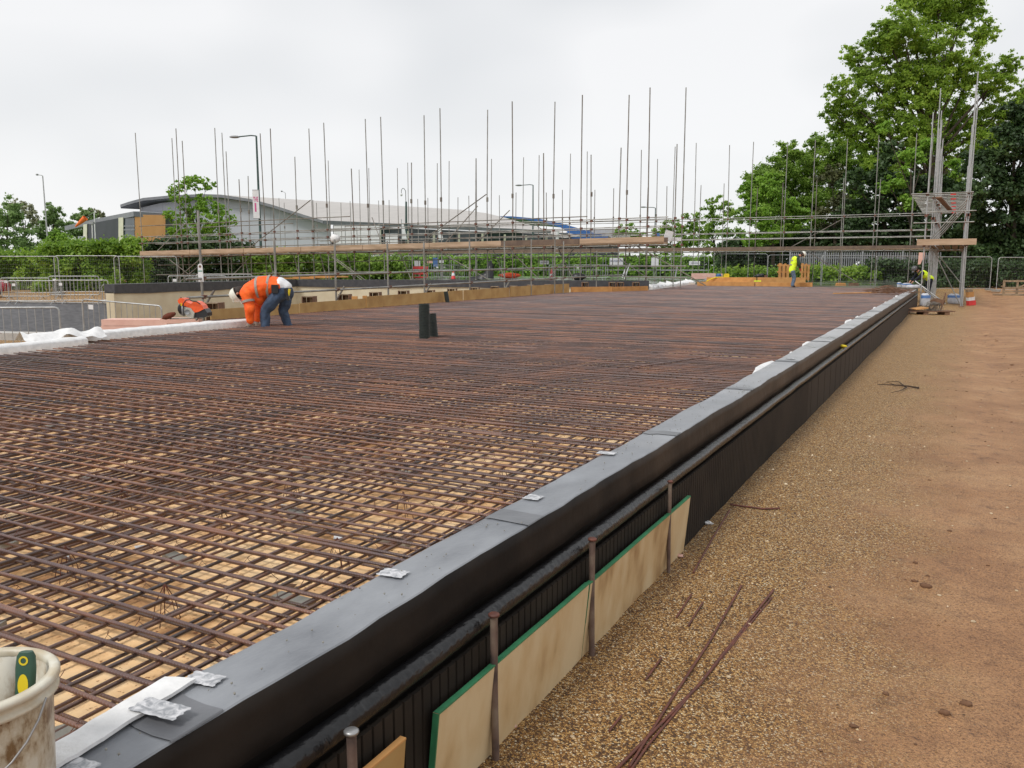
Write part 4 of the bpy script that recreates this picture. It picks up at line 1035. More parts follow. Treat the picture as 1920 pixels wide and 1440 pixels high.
for k in range(2):
    y = 39+k*2.4; mb = MB(); mb.path([(-.85, y, 2.3), (.25+.6*k, y, .1)], .0242, 6); mb.build('brace', M['tube'], rs)
mb = MB(); mb.beam((-1.42, 37.62, 2.55), (.68, 37.62, 2.55), .04, .24); o = mb.build('toe_board', M['board'], rs)
for k in range(5): mb = MB(); mb.beam((-.9+.28*k, 37.7, 2.40), (-.9+.28*k, 50, 2.40), .225, .04); mb.build('deck_board', M['board_dark'], rs)
mb = MB(); mb.path([(-1.1, 38, 2.24), (.3, 38, 2.24)], .0242, 6); mb.build('transom', M['tube'], rs)
p = atd(1728, 483, 36.5); mb = MB()
mb.add([(p.x-.12, p.y, p.z+.22), (p.x+.12, p.y, p.z+.22), (p.x+.10, p.y, p.z-.1), (p.x+.02, p.y, p.z-.12), (p.x-.02, p.y, p.z-.28), (p.x-.13, p.y, p.z-.3)]+[(p.x-.12, p.y+.03, p.z+.22), (p.x+.12, p.y+.03, p.z+.22), (p.x+.10, p.y+.05, p.z-.1), (p.x+.02, p.y+.05, p.z-.12), (p.x-.02, p.y+.04, p.z-.28), (p.x-.13, p.y+.03, p.z-.3)],
       [(0,1,2,3,4,5), (11,10,9,8,7,6)]+[(i, i+6, (i+1) % 6+6, (i+1) % 6) for i in range(6)])
tag(mb.build('cloth', M['pink']), 'pale pink torn cloth hanging under the right hand scaffold deck', 'cloth')
# hoist frame items stored on the front scaffold's right end
p = atd(1238, 441, 37); t = thing('leaning_sheets', 'white and blue leaning sheets stacked at the right end of the front scaffold', 'sheets', p, YAW)
for k, (x, w, h, rz, mt) in enumerate([(.35, .35, .45, .3, 'whitepaint'), (-.05, .12, .35, -.2, 'signblue'), (.75, .5, .16, .0, 'whitepaint')]):
    mb = MB(); mb.box((x, .1*k, h/2-.25), (w, .05, h), M=Matrix.Rotation(rz, 4, 'Y')); mb.build('sheet', M[mt], t, local=True)
p = atd(600+28, 447, 42); mb = MB(); mb.ball(p, (.28, .2, .22), 10, jit=.15); tag(mb.build('white_bag', M['white']), 'crumpled white bag on the front scaffold beside the white hoarding', 'bag')

# ================================================================ people
def skin_obj(name, parent, joints, edges, mat, sub=2):
    me = bpy.data.meshes.new(name); names = list(joints)
    me.from_pydata([joints[k][0] for k in names], [], []) if False else me.from_pydata([tuple(joints[k][0]) for k in names], [(names.index(a), names.index(b)) for a, b in edges], [])
    o = bpy.data.objects.new(name, me); C.objects.link(o); me.materials.append(mat)
    sk = o.modifiers.new('s', 'SKIN'); sk.use_smooth_shade = True
    for i, k in enumerate(names):
        r = joints[k][1]; me.skin_vertices[0].data[i].radius = r if isinstance(r, tuple) else (r, r)
        me.skin_vertices[0].data[i].use_root = (i == 0)
    ss = o.modifiers.new('u', 'SUBSURF'); ss.levels = sub; ss.render_levels = sub
    if parent: o.parent = parent
    MAT[o.name] = MAT[parent.name]
    return o
def hand(J, E, wrist, d, side, key):
    """five fingers rooted in the palm, d: direction of the hand"""
    d = Vector(d).normalized(); w = Vector(wrist); s = Vector(side).normalized(); pal = w+d*.07
    J[key+'palm'] = (pal, (.032, .02))
    E.append((key+'wr', key+'palm'))
    for k in range(4):
        b = pal+d*.03+s*(.027-.018*k); L_ = (.065, .074, .068, .052)[k]; c = d.cross(s).normalized()
        J[key+'f%da' % k] = (b, .0095); J[key+'f%db' % k] = (b+d*L_*.5+c*.006, .0085); J[key+'f%dc' % k] = (b+d*L_*.85+c*.03, .007)
        E += [(key+'palm', key+'f%da' % k), (key+'f%da' % k, key+'f%db' % k), (key+'f%db' % k, key+'f%dc' % k)]
    b = w+d*.035+s*.03; J[key+'ta'] = (b, .011); J[key+'tb'] = (b+d*.03+s*.025, .0095); J[key+'tc'] = (b+d*.055+s*.03, .008)
    E += [(key+'wr', key+'ta'), (key+'ta', key+'tb'), (key+'tb', key+'tc')]
def cloth(name, parent, chains, mat, voxel=.016):
    mb = MB()
    for ch in chains:
        for i in range(len(ch)-1):
            a, b = ch[i], ch[i+1]; n = max(2, int((b[0]-a[0]).length/.02))
            for k in range(n+1):
                t = k/n; r = a[1]+(b[1]-a[1])*t; wa = a[2] if len(a) > 2 else a[1]; wb = b[2] if len(b) > 2 else b[1]; w = wa+(wb-wa)*t
                mb.ball(a[0].lerp(b[0], t), (r, w, r), 14)
    o = mb.build(name, mat, parent, local=True)
    rm = o.modifiers.new('r', 'REMESH'); rm.mode = 'VOXEL'; rm.voxel_size = voxel; rm.use_smooth_shade = True
    sm = o.modifiers.new('s', 'SMOOTH'); sm.iterations = 4; sm.factor = .5
    tx = bpy.data.textures.new('folds', 'CLOUDS'); tx.noise_scale = .11; tx.noise_depth = 1
    dp = o.modifiers.new('d', 'DISPLACE'); dp.texture = tx; dp.strength = .035; dp.mid_level = .5; dp.texture_coords = 'LOCAL'
    return o
def person(label, origin, rz, P, sc, mats, helm='helmet', glove=None, vest=False, shape=None):
    """P: joint positions (x right, y away, z up) in metres"""
    t = thing('person', label, 'person', origin, rz, 'workmen on the slab')
    V = {k: Vector(v)*sc for k, v in P.items()}
    J = {}; E = []
    J['pelvis'] = (V['pelvis'], (.12*sc, .13*sc))
    J['belly'] = (V['pelvis'].lerp(V['chest'], .5), (.12*sc, .14*sc)); J['chest'] = (V['chest'], (.13*sc, .16*sc)); J['neck'] = (V['neck'], .058*sc); J['skull0'] = (V['neck'].lerp(V['head'], .55), .07*sc); J['skull'] = (V['head'], .095*sc)
    E = [('pelvis', 'belly'), ('belly', 'chest'), ('chest', 'neck'), ('neck', 'skull0'), ('skull0', 'skull')]
    for s in 'nf':
        for a, b, r in (('pelvis', 'hip', .085), ('hip', 'knee', .055), ('knee', 'ankle', .04), ('ankle', 'toe', .035)):
            J[s+b] = (V[s+b], r*sc); E.append(((s+a) if a != 'pelvis' else a, s+b))
        for a, b, r in (('chest', 'sh', .06), ('sh', 'el', .043), ('el', 'wr', .028)):
            J[s+b] = (V[s+b], r*sc); E.append(((s+a) if a != 'chest' else a, s+b))
        J[s+'wr'] = (V[s+'wr'], .028*sc)
        hand(J, E, V[s+'wr'], V[s+'wr']-V[s+'el'], (0, 1, .2), s)

    skin_obj('body', t, J, E, M['skin'] if glove is None else M['skin'])
    # clothes: one closed voxel skin each, following the body
    lt = lambda a, b, t: V[a].lerp(V[b], t)
    if shape: tors, arms, legs = shape(V)
    else:
        tors = [(lt('pelvis', 'chest', -.1), .125, .165), (lt('pelvis', 'chest', .4), .13, .175), (lt('pelvis', 'chest', .8), .14, .20), (V['chest'], .135, .20), (lt('chest', 'neck', .7), .085, .10)]
        arms = {s: [(V[s+'sh'], .085), (V[s+'el'], .068), (lt(s+'el', s+'wr', .92), .05)] for s in 'nf'}
        legs = {s: [(V['pelvis'], .125), (V[s+'hip'], .108), (lt(s+'hip', s+'knee', .5), .095), (V[s+'knee'], .078), (lt(s+'knee', s+'ankle', .5), .075), (V[s+'ankle'], .068)] for s in 'nf'}
    cloth('jacket', t, [tors, [(V['nsh'], .085), (V['fsh'], .085)]]+list(arms.values()), mats[0])
    if vest: cloth('vest', t, [[(c, r*1.10+.008, w*1.06+.008) for c, r, w in tors[:-1]], [(V['nsh'].lerp(V['fsh'], .12), .088), (V['nsh'].lerp(V['fsh'], .88), .088)]], M['yellow'])
    cloth('trousers', t, list(legs.values()), mats[1])
    for s in 'nf':
        a, b = V[s+'ankle'], V[s+'toe']; B = {'h': (a+Vector((0, 0, -.02)), .058*sc), 'm': (a.lerp(b, .5)+Vector((0, 0, -.01)), .05*sc), 't': (b, .042*sc)}
        skin_obj('boot', t, B, [('h', 'm'), ('m', 't')], M['black'], 1)
        if glove:
            w = V[s+'wr']; d = (w-V[s+'el']).normalized(); Gk = {'c': (w-d*.02, .042*sc), 'p': (w+d*.06, (.045*sc, .032*sc)), 'e': (w+d*.10, (.038*sc, .028*sc))}
            g_ = [('c', 'p'), ('p', 'e')]
            for k in range(4): Gk['x%d' % k] = (w+d*(.16+.01*(k % 2))+Vector((.0, .026-.018*k, 0)), .012); g_.append(('e', 'x%d' % k))
            Gk['th'] = (w+d*.07+Vector((-.05, .02, 0)), .013); g_.append(('p', 'th'))
            skin_obj('glove', t, Gk, g_, glove, 1)
    # head: face details and helmet
    hd = V['head']; up = (V['head']-V['neck']).normalized(); fw = Vector(P['face']).normalized(); fw = (fw-up*fw.dot(up)).normalized(); sd = up.cross(fw)
    Tm = Matrix((sd, fw, up)).transposed().to_4x4(); r = .118*sc
    f_ = MB()
    nose = [hd+fw*.105*sc+up*.01*sc, hd+fw*.085*sc-up*.045*sc+sd*.018*sc, hd+fw*.085*sc-up*.045*sc-sd*.018*sc, hd+fw*.125*sc-up*.038*sc]
    f_.add(nose, [(0, 1, 3), (0, 3, 2), (1, 2, 3)]); f_.build('nose', M['skin'], t, local=True)
    for s in (-1, 1):
        e_ = MB(); e_.ball(hd+fw*.088*sc+sd*s*.032*sc+up*.008*sc, .012*sc, 6); e_.build('eye', M['black'], t, local=True)
        e_ = MB(); e_.ball(hd+sd*s*.098*sc-up*.01*sc, (.012*sc, .022*sc, .032*sc), 8, M=Tm); e_.build('ear', M['skin'], t, local=True)
    m_ = MB(); m_.ball(hd+fw*.09*sc-up*.07*sc, (.026*sc, .008*sc, .006*sc), 8, M=Tm); m_.build('mouth', M['hair'], t, local=True)
    h_ = MB(); prof = [(r*1.16, .0), (r*1.12, .012*sc), (r*1.08, .04*sc), (r*.98, .08*sc), (r*.75, .115*sc), (r*.4, .135*sc), (.0001, .14*sc)]
    h_.lathe([(a, b+.012*sc) for a, b in prof], hd, 24, M=Tm)
    h_.box(hd+up*.018*sc+fw*r*1.15, (r*1.5, r*.75, .008*sc), M=Tm); h_.box(hd+up*(.145*sc), (.025*sc, r*1.3, .02*sc), M=Tm)
    h_.build('helmet', M[helm], t, local=True)
    hh = MB(); hh.ball(hd-fw*.02*sc-up*.028*sc, (r*.86, r*.86, r*.86), 14, M=Tm); hh.build('hair', M['hair'], t, local=True) if helm else None
    return t, V
def band(t, c, ax, r, w, mat='reflect', sq=(1, 1), n=22, y=Vector((0, 1, 0))):
    ax = Vector(ax).normalized(); x = ax.cross(y).normalized(); yy__ = ax.cross(x).normalized(); mb = MB(); vs = []
    for k in range(2):
        for j in range(n):
            a = 2*math.pi*j/n; vs.append(Vector(c)+ax*(k-.5)*w+x*math.cos(a)*r*sq[0]+yy__*math.sin(a)*r*sq[1])
    mb.add(vs, [(j, (j+1) % n, n+(j+1) % n, n+j) for j in range(n)], 0, True); return mb.build('reflective_band', M[mat], t, local=True)
# workman bent double in orange: coordinates read from the photo, 109 px per metre, origin under the hips
def A(px, py, y=0): return ((px-515)/107, y, (613-py)/107+.0)
o = atz(515, 611, ZT); oz = ZT-.04
PA = dict(pelvis=A(537, 545), chest=A(484, 537), neck=A(463, 545), head=A(452.5, 551), face=(.3, 0, -1),
    nsh=A(472, 548, -.17), nel=A(479, 577, -.22), nwr=A(476, 600, -.18), fsh=A(474, 546, .18), fel=A(483, 576, .2), fwr=A(478.5, 600, .17),
    nhip=A(533, 551, -.09), nknee=A(503, 580, -.11), nankle=A(502, 614, -.12), ntoe=A(489, 618, -.12), fhip=A(537, 551, .10), fknee=A(527, 583, .12), fankle=A(536, 614, .14), ftoe=A(523, 618, .14))
ta, VA = person('bending workman in orange hi-vis jacket, dark jeans and white helmet', (o.x, o.y, oz), YAW, PA, 1.0, (M['orange'], M['denim']), 'helmet', M['reflect'], shape=lambda V: (
    [(Vector(A(527, 538)), .145, .17), (Vector(A(513, 537)), .165, .185), (Vector(A(497, 539)), .19, .20), (Vector(A(481, 545)), .175, .20), (Vector(A(466, 549)), .10, .11), (Vector(A(478, 552)), .12, .17), (Vector(A(491, 561)), .10, .15), (Vector(A(491, 567)), .05, .10)],
    {s: [(V[s+'sh'], .105), (V[s+'el'], .088), (V[s+'el'].lerp(V[s+'wr'], .9), .066)] for s in 'nf'},
    {'n': [(Vector(A(535, 544)), .125, .165), (Vector(A(529, 552, -.08)), .12), (Vector(A(514, 566, -.1)), .105), (Vector(A(503, 581, -.11)), .09), (Vector(A(501, 596, -.11)), .083), (Vector(A(501.5, 613, -.12)), .075)],
     'f': [(Vector(A(537, 545)), .125, .165), (Vector(A(537, 553, .08)), .115), (Vector(A(533, 568, .1)), .10), (Vector(A(527.5, 583, .12)), .085), (Vector(A(532, 597, .13)), .08), (Vector(A(536.5, 613, .14)), .073)]}))
band(ta, Vector(A(509, 538)), Vector((1, 0, -.05)), .186, .04, sq=(1.05, .96))
band(ta, Vector(A(490, 542)), Vector((1, 0, .12)), .203, .04, sq=(1.02, .98))
for s in 'nf': band(ta, VA[s+'sh'].lerp(VA[s+'el'], .55), VA[s+'el']-VA[s+'sh'], .104, .04)
cloth('shirt', ta, [[(Vector(A(538, 540)), .105, .15), (Vector(A(527, 536)), .135, .165)]], M['whitepaint'])
mb = MB(); mb.box(VA['pelvis']+Vector((.07, -.17, -.06)), (.05, .05, .2), M=Matrix.Rotation(-.25, 4, 'Y')); mb.box(VA['pelvis']+Vector((-.12, -.19, .03)), (.11, .06, .14)); mb.build('tool_pouch', M['black'], ta, local=True)
mb = MB(); mb.path([VA['pelvis']+Vector((.115, -.16, .03)), VA['pelvis']+Vector((.09, -.17, -.08))], .022, 8); mb.build('tool_handle', M['yellowplastic'], ta, local=True)
# far workman in a yellow vest, facing right
def Bf(px, py, y=0): return ((px-1485.5)/38.7, y, (538.5-py)/38.7)
o = atz(1485.5, 538.5, ZT)
PB = dict(pelvis=Bf(1484, 506), chest=Bf(1488, 488), neck=Bf(1496, 481), head=Bf(1502, 478.5), face=(1, 0, -.9),
    nsh=Bf(1491, 487, -.17), nel=Bf(1493.5, 497, -.22), nwr=Bf(1497, 504, -.12), fsh=Bf(1492, 486, .17), fel=Bf(1497, 496, .2), fwr=Bf(1499, 504, .1),
    nhip=Bf(1484, 510, -.09), nknee=Bf(1487.5, 522, -.1), nankle=Bf(1484.5, 535.5, -.12), ntoe=Bf(1490, 538, -.12), fhip=Bf(1484.5, 510, .09), fknee=Bf(1489, 522, .1), fankle=Bf(1487, 535.5, .12), ftoe=Bf(1492.5, 538, .12))
tb, VB = person('standing workman in yellow vest over green sleeves and light jeans', (o.x, o.y, ZT+.01), YAW, PB, 1.0, (M['olive'], M['denim_light']), 'helmet', M['red'], True)
band(tb, VB['pelvis'].lerp(VB['chest'], .4), VB['chest']-VB['pelvis'], .20, .05, sq=(1.0, .80))
band(tb, VB['pelvis'].lerp(VB['chest'], .85), VB['chest']-VB['pelvis'], .228, .045, sq=(1.0, .76))
# workman leaning over the end of the wall, facing left
def Cf(px, py, y=0): return ((px-1745)/42.5, y, (566-py)/42.5)
o = atd(1738, 566, 37.4); o.z = 0
PC = dict(pelvis=Cf(1747, 521), chest=Cf(1733, 512), neck=Cf(1724, 507), head=Cf(1718.5, 503.5), face=(-1, 0, -.6),
    nsh=Cf(1729, 511, -.18), nel=Cf(1723, 520, -.2), nwr=Cf(1716, 526, -.1), fsh=Cf(1729, 510, .18), fel=Cf(1722, 519, .2), fwr=Cf(1714, 525, .1),
    nhip=Cf(1747, 524, -.1), nknee=Cf(1744, 545, -.1), nankle=Cf(1745, 563, -.1), ntoe=Cf(1739, 566, -.1), fhip=Cf(1747, 525, .1), fknee=Cf(1746, 545, .1), fankle=Cf(1749, 563, .12), ftoe=Cf(1743, 566, .12))
tcx, VC = person('workman in bright yellow vest leaning over the far end of the black wall', (o.x, o.y, .0), YAW, PC, 1.0, (M['navy'], M['navy']), 'helmet_dark', None, True)
band(tcx, VC['pelvis'].lerp(VC['chest'], .5), VC['chest']-VC['pelvis'], .205, .05, sq=(1.0, .82))

# ================================================================ foliage
def leafmesh(name, mat, parent, clumps, n, size, flat=.55):
    """clumps: list of (centre, radii); leaves are bent quads spread through small sub-clumps"""
    w = np.array([c[1][0]*c[1][1]*c[1][2] for c in clumps])**.67; w = w/w.sum()
    idx = rng.choice(len(clumps), n, p=w)
    cen = np.array([list(c[0]) for c in clumps])[idx]; rad = np.array([list(c[1]) for c in clumps])[idx]
    d = rng.normal(size=(n, 3)); d /= np.linalg.norm(d, axis=1)[:, None]
    rr = np.minimum(np.abs(rng.normal(0, .62, (n, 1)))+.12, 1.9)
    pos = cen+d*rad*rr
    nrm = d*.8+rng.normal(size=(n, 3))*.7+np.array([0, 0, .5]); nrm /= np.linalg.norm(nrm, axis=1)[:, None]
    t = np.cross(nrm, rng.normal(size=(n, 3))); t /= np.linalg.norm(t, axis=1)[:, None]; b = np.cross(nrm, t)
    s = size*rng.uniform(.55, 1.35, (n, 1))
    v = np.stack([pos-t*s*.6, pos-b*s*.35-nrm*s*.08, pos+t*s*.6, pos+b*s*.35+nrm*s*.1], axis=1).reshape(-1, 3)
    if parent is not None: 
        Mi = np.array(MAT[parent.name].inverted()); v = v @ Mi[:3, :3].T+Mi[:3, 3]
    me = bpy.data.meshes.new(name); me.vertices.add(4*n); me.vertices.foreach_set('co', v.ravel().astype(np.float32))
    me.loops.add(4*n); me.loops.foreach_set('vertex_index', np.arange(4*n, dtype=np.int32))
    me.polygons.add(n); me.polygons.foreach_set('loop_start', np.arange(0, 4*n, 4, dtype=np.int32))
    try: me.polygons.foreach_set('loop_total', np.full(n, 4, dtype=np.int32))
    except Exception: pass
    me.materials.append(mat); me.update(calc_edges=True); me.validate()
    o = bpy.data.objects.new(name, me); C.objects.link(o); o.parent = parent
    MAT[o.name] = MAT[parent.name] if parent is not None else Matrix.Identity(4); return o
def tree(name, label, grp, base_px, d, blobs, n, size, leaf, sub=14, subr=.42, zbase=None, depth=.8, trunk_r=.3, limbs=True, jit=.5):
    base = atd(*base_px, d); zb = gz(base.x, base.y)-.1 if zbase is None else zbase
    t = thing(name, label, 'tree' if 'hedge' not in name else 'hedge', (base.x, base.y, zb), 0, grp)
    clumps = []; mains = []
    dirf = LF(0, 1, 0)
    for px, py, rp in blobs:
        dd = d+random.uniform(-1, 1)*depth*rp*d/FPX
        c = atd(px, py, dd); r = rp*d/FPX; mains.append((c, r))
        for k in range(sub):
            v = Vector((random.gauss(0, 1), random.gauss(0, 1), random.gauss(0, 1))).normalized()*r*random.uniform(.3, 1.08)
            q = r*subr*random.uniform(.6, 1.25); clumps.append((c+v, (q, q, q*.62)))
    leafmesh('crown', leaf, t, clumps, n, size)
    if limbs:
        mb = MB(); top = max(m[0].z for m in mains); x0, y0 = base.x, base.y
        tp = Vector((sum(m[0].x for m in mains)/len(mains), sum(m[0].y for m in mains)/len(mains), zb+(top-zb)*.78))
        P_ = [Vector((x0, y0, zb-.3)), Vector((x0, y0, zb+.4)), Vector((x0, y0, zb)).lerp(tp, .35)+Vector((.2, 0, 0)), Vector((x0, y0, zb)).lerp(tp, .7), tp]
        mb.path(P_, [trunk_r*1.5, trunk_r*1.05, trunk_r*.85, trunk_r*.55, trunk_r*.15], 8)
        o = mb.build('trunk', M['bark'], t)
        lb = MB()
        for c, r in mains:
            f = min(.85, max(.25, (c.z-zb)/(top-zb)*.75)); s_ = P_[1].lerp(tp, f); mid = s_.lerp(c, .5)+Vector((0, 0, -.08*r))
            lb.path([s_, mid, c], [trunk_r*.38, trunk_r*.24, trunk_r*.08], 5)
            for k in range(3):
                e = c+Vector((random.gauss(0, 1), random.gauss(0, 1), random.gauss(.2, .7))).normalized()*r*.8; lb.path([mid.lerp(c, .6), e], [trunk_r*.12, trunk_r*.03], 4, cap=False)
        lb.build('limbs', M['bark'], t)
    return t
OAK = [(1745,18,48),(1690,52,42),(1800,30,40),(1645,88,30),(1700,105,48),(1775,95,52),(1842,62,26),(1600,108,24),(1625,150,38),(1570,172,26),(1680,165,48),(1745,165,52),(1820,140,44),(1868,158,34),(1895,120,22),(1905,205,30),
       (1560,212,20),(1600,205,34),(1650,225,38),(1715,240,46),(1790,225,50),(1860,225,42),(1572,238,20),(1640,262,38),(1600,250,28),(1700,290,44),(1770,300,46),(1835,290,40),(1680,345,40),(1740,370,42),(1800,370,36),(1880,270,30),(1660,60,25),(1765,-15,40),(1700,-5,30),(1820,-5,28),(1925,170,24),(1650,310,30)]
tree('oak_tree', 'very tall oak with spreading open crown rising above every other tree at the right', 'trees at the right of the site', (1748, 525), 75, OAK, 185000, .19, M['leaf_oak'], sub=70, subr=.22, trunk_r=.45)
tree('broad_tree', 'broad rounded mid green tree left of the tall oak', 'trees at the right of the site', (1540, 520), 84, [(1420,352,32),(1455,330,40),(1500,315,42),(1545,300,44),(1590,295,38),(1620,320,34),(1440,390,38),(1490,375,46),(1545,370,50),(1600,380,44),(1470,440,42),(1530,440,46),(1590,440,40),(1630,400,30),(1405,400,22),(1480,290,24),(1530,272,20)], 140000, .19, M['leaf_mid'], sub=55, subr=.25, trunk_r=.28)
tree('young_tree', 'bright yellow green young tree in front of the broad rounded tree', 'trees at the right of the site', (1448, 520), 70, [(1410,370,20),(1440,352,26),(1465,385,28),(1425,400,26),(1400,350,12),(1480,430,24),(1440,440,28),(1410,450,20),(1500,400,18)], 26000, .18, M['leaf_bright'], sub=34, subr=.25, trunk_r=.16)
tree('ivy_tree', 'dark ivy clad tree directly below the tall oak', 'trees at the right of the site', (1660, 520), 68, [(1650,330,36),(1690,360,40),(1640,390,40),(1700,420,44),(1645,450,42),(1600,340,26),(1610,440,34),(1720,350,30),(1590,400,28),(1665,290,26)], 42000, .22, M['leaf_dark'], sub=36, subr=.27, trunk_r=.3)
tree('lime_tree', 'fresh green lime tree sprouting between dark ivy tree and right hand scaffold', 'trees at the right of the site', (1708, 520), 65, [(1690,335,20),(1710,300,22),(1700,380,18),(1665,345,16),(1740,270,20),(1660,240,14),(1785,310,18)], 8000, .22, M['leaf_bright'], sub=12, subr=.4, trunk_r=.15)
tree('evergreen_tree', 'huge dark evergreen mass at the right picture edge', 'trees at the right of the site', (1890, 530), 60, [(1850,300,40),(1900,260,42),(1945,240,50),(1830,360,44),(1890,340,52),(1950,330,60),(1820,430,46),(1880,420,56),(1950,430,60),(1830,490,36),(1900,490,44),(1970,490,50),(1870,470,40),(1920,460,44),(1850,500,34),(1905,215,24),(1960,190,36)], 100000, .22, M['leaf_dark'], sub=40, subr=.27, trunk_r=.22)
tree('dark_tree', 'dark shaded tree behind the right hand scaffold legs', 'trees at the right of the site', (1760, 525), 64, [(1750,440,40),(1790,400,40),(1760,480,40),(1800,470,36),(1720,470,30),(1770,360,30)], 15000, .23, M['leaf_dark'], sub=14, subr=.42, trunk_r=.25)
tree('brown_stem_tree', 'slender tree with pale vertical stems and brownish foliage right of the bright young tree', 'trees at the right of the site', (1560, 520), 72, [(1560,330,26),(1570,390,30),(1545,440,34),(1590,440,34),(1555,480,30)], 10000, .22, leafmat('brownish green leaves', (.045,.055,.018), (.075,.085,.026), (.12,.13,.04), .2), sub=12, subr=.4, trunk_r=.2)
for lab, bp, d, bl, n, lf in [('small open crowned tree left of the broad rounded tree', (1345, 520), 105, [(1330,398,16),(1355,385,18),(1310,420,20),(1345,425,24),(1375,405,16),(1290,430,16),(1320,450,24),(1370,445,22),(1335,378,10),(1285,405,8)], 9000, 'leaf_mid'),
                              ('low dark tree seen through the scaffold corner', (1262, 520), 108, [(1260,420,20),(1240,440,18),(1280,445,22),(1265,465,24),(1230,460,14)], 7000, 'leaf_mid'),
                              ('small pale tree beyond the end of the blue roofed hall', (1175, 520), 118, [(1175,430,13),(1160,437,10),(1192,437,11),(1205,446,10)], 2500, 'leaf_bright')]:
    tree('small_tree', lab, 'small trees far behind the scaffold', bp, d, bl, n, .26, M[lf], sub=20, subr=.3, trunk_r=.18)
for lab, bp, d, bl, n, lf in [('dark rounded tree at the left picture edge', (10, 500), 110, [(-20,400,30),(15,395,24),(30,420,30),(0,440,34),(45,450,26),(-25,450,30),(60,470,22),(20,480,30)], 13000, 'leaf_far'),
                              ('pale blossoming tree showing behind the dark left edge tree', (40, 500), 125, [(40,390,16),(58,402,16),(25,385,12),(65,420,12)], 3000, 'leaf_pale'),
                              ('bushy dark tree behind the floodlight mast', (105, 500), 115, [(100,395,16),(112,410,18),(88,415,18),(118,435,20),(95,440,22),(75,430,14),(110,460,20)], 8000, 'leaf_far'),
                              ('tree between the floodlight mast and the windsock', (150, 500), 118, [(145,408,14),(160,400,12),(170,415,14),(140,430,16),(155,445,16)], 5000, 'leaf_far'),
                              ('thin pale tree above the roof of the orange walled building', (185, 500), 124, [(182,400,8),(172,398,6),(192,404,6)], 900, 'leaf_pale'),
                              ('low bright bush behind the left hedge', (110, 500), 75, [(105,440,10),(120,448,12),(95,452,10),(125,458,10)], 3000, 'leaf_bright')]:
    tree('far_tree', lab, 'trees far behind at the left', bp, d, bl, n, .3 if d > 100 else .2, M[lf], sub=20, subr=.3, trunk_r=.25)
tree('maple_tree', 'bright green open young tree standing in front of the grey hall gable', 'trees in front of the buildings', (378, 520), 64, [(345,345,16),(365,340,16),(388,345,14),(325,355,10),(330,372,12),(350,375,10),(375,372,10),(352,400,22),(385,388,22),(410,395,20),(320,402,14),(335,432,20),(370,425,24),(405,425,24),(430,412,16),(425,438,16),(350,450,20),(395,450,20),(318,358,6)], 15000, .15, M['leaf_bright'], sub=34, subr=.24, trunk_r=.09)
def hedge(name, label, pts, h, w, n, size, leaf, grp='hedges round the site'):
    """pts: list of (px, d); top at photo rows given"""
    t = thing(name, label, 'hedge', atd(pts[0][0], 500, pts[0][2]), 0, grp); cl = []
    for i in range(len(pts)-1):
        a = atd(*pts[i]); b = atd(*pts[i+1]); L_ = (b-a).length; k = max(2, int(L_/.38))
        for j in range(k):
            c = a.lerp(b, (j+random.random())/k); zt = c.z; zb = gz(c.x, c.y)
            z = zb+.3
            while z < zt-.25:
                cl.append((Vector((c.x, c.y, z))+LF(0, random.uniform(-w, w)*.5), (.5, .4, .4))); z += .55
            cl.append((Vector((c.x, c.y, zt-.26+random.uniform(-.16, .16)+.18*noise.noise((c.x*.6, c.y*.6, 1))))+LF(0, random.uniform(-w, w)*.4), (.42, .4, .28)))
    leafmesh('foliage', leaf, t, cl, n, size)
    mb = MB()                                             # dark stems inside
    for i in range(len(pts)-1):
        a = atd(*pts[i]); b = atd(*pts[i+1]); k = max(2, int((b-a).length/1.1))
        for j in range(k):
            c = a.lerp(b, (j+.5)/k); zb = gz(c.x, c.y)-.1
            mb.path([(c.x, c.y, zb), (c.x+random.uniform(-.2, .2), c.y, zb+(c.z-zb)*.5), (c.x+random.uniform(-.4, .4), c.y+random.uniform(-.2, .2), c.z-.3)], [.05, .035, .012], 5)
    o = mb.build('stems', M['bark'], t); o['kind'] = 'stuff'; return t
hedge('hedge', 'clipped green hedge at the left edge behind the mesh fence', [(-60, 474, 53), (75, 470, 53)], 2.4, 1.4, 26000, .16, M['leaf_hedge'])
hedge('hedge', 'taller bushy hedge with ragged top right of the clipped left hedge', [(72, 456, 51), (165, 453, 51.5), (270, 449, 52)], 2.8, 1.8, 75000, .17, M['leaf_hedge'])
hedge('hedge', 'dark hedge behind the left half of the long scaffold', [(268, 450, 57), (380, 446, 57), (462, 452, 58)], 2.8, 1.6, 30000, .18, M['leaf_dark'])
hedge('hedge', 'long dark hedge below the scaffold deck behind the orange workman', [(455, 474, 58), (600, 475, 59), (765, 477, 61)], 2.4, 1.6, 36000, .19, M['leaf_mid'])
hedge('hedge', 'long light green hedge behind the white railed fence', [(725, 482, 84), (880, 478, 84), (1040, 478, 84), (1200, 479, 84), (1345, 479, 84)], 2.0, 1.6, 52000, .24, M['leaf_bright'])
hedge('undergrowth', 'low green undergrowth along the foot of the right hand mesh fence', [(1340, 508, 57.5), (1400, 500, 57.5), (1480, 503, 57), (1560, 495, 56.5), (1640, 500, 56.2)], 1, 1.2, 20000, .16, M['leaf_hedge'])
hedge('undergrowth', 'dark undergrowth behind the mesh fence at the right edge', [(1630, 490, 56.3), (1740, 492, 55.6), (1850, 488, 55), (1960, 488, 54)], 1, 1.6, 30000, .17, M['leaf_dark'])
hedge('hedge', 'dark thicket filling the gap under the crowns behind the palisade fence', [(1350, 455, 74), (1450, 435, 74), (1560, 425, 73), (1680, 425, 72), (1800, 425, 70), (1990, 425, 64)], 1, 3.0, 70000, .30, M['leaf_dark'])

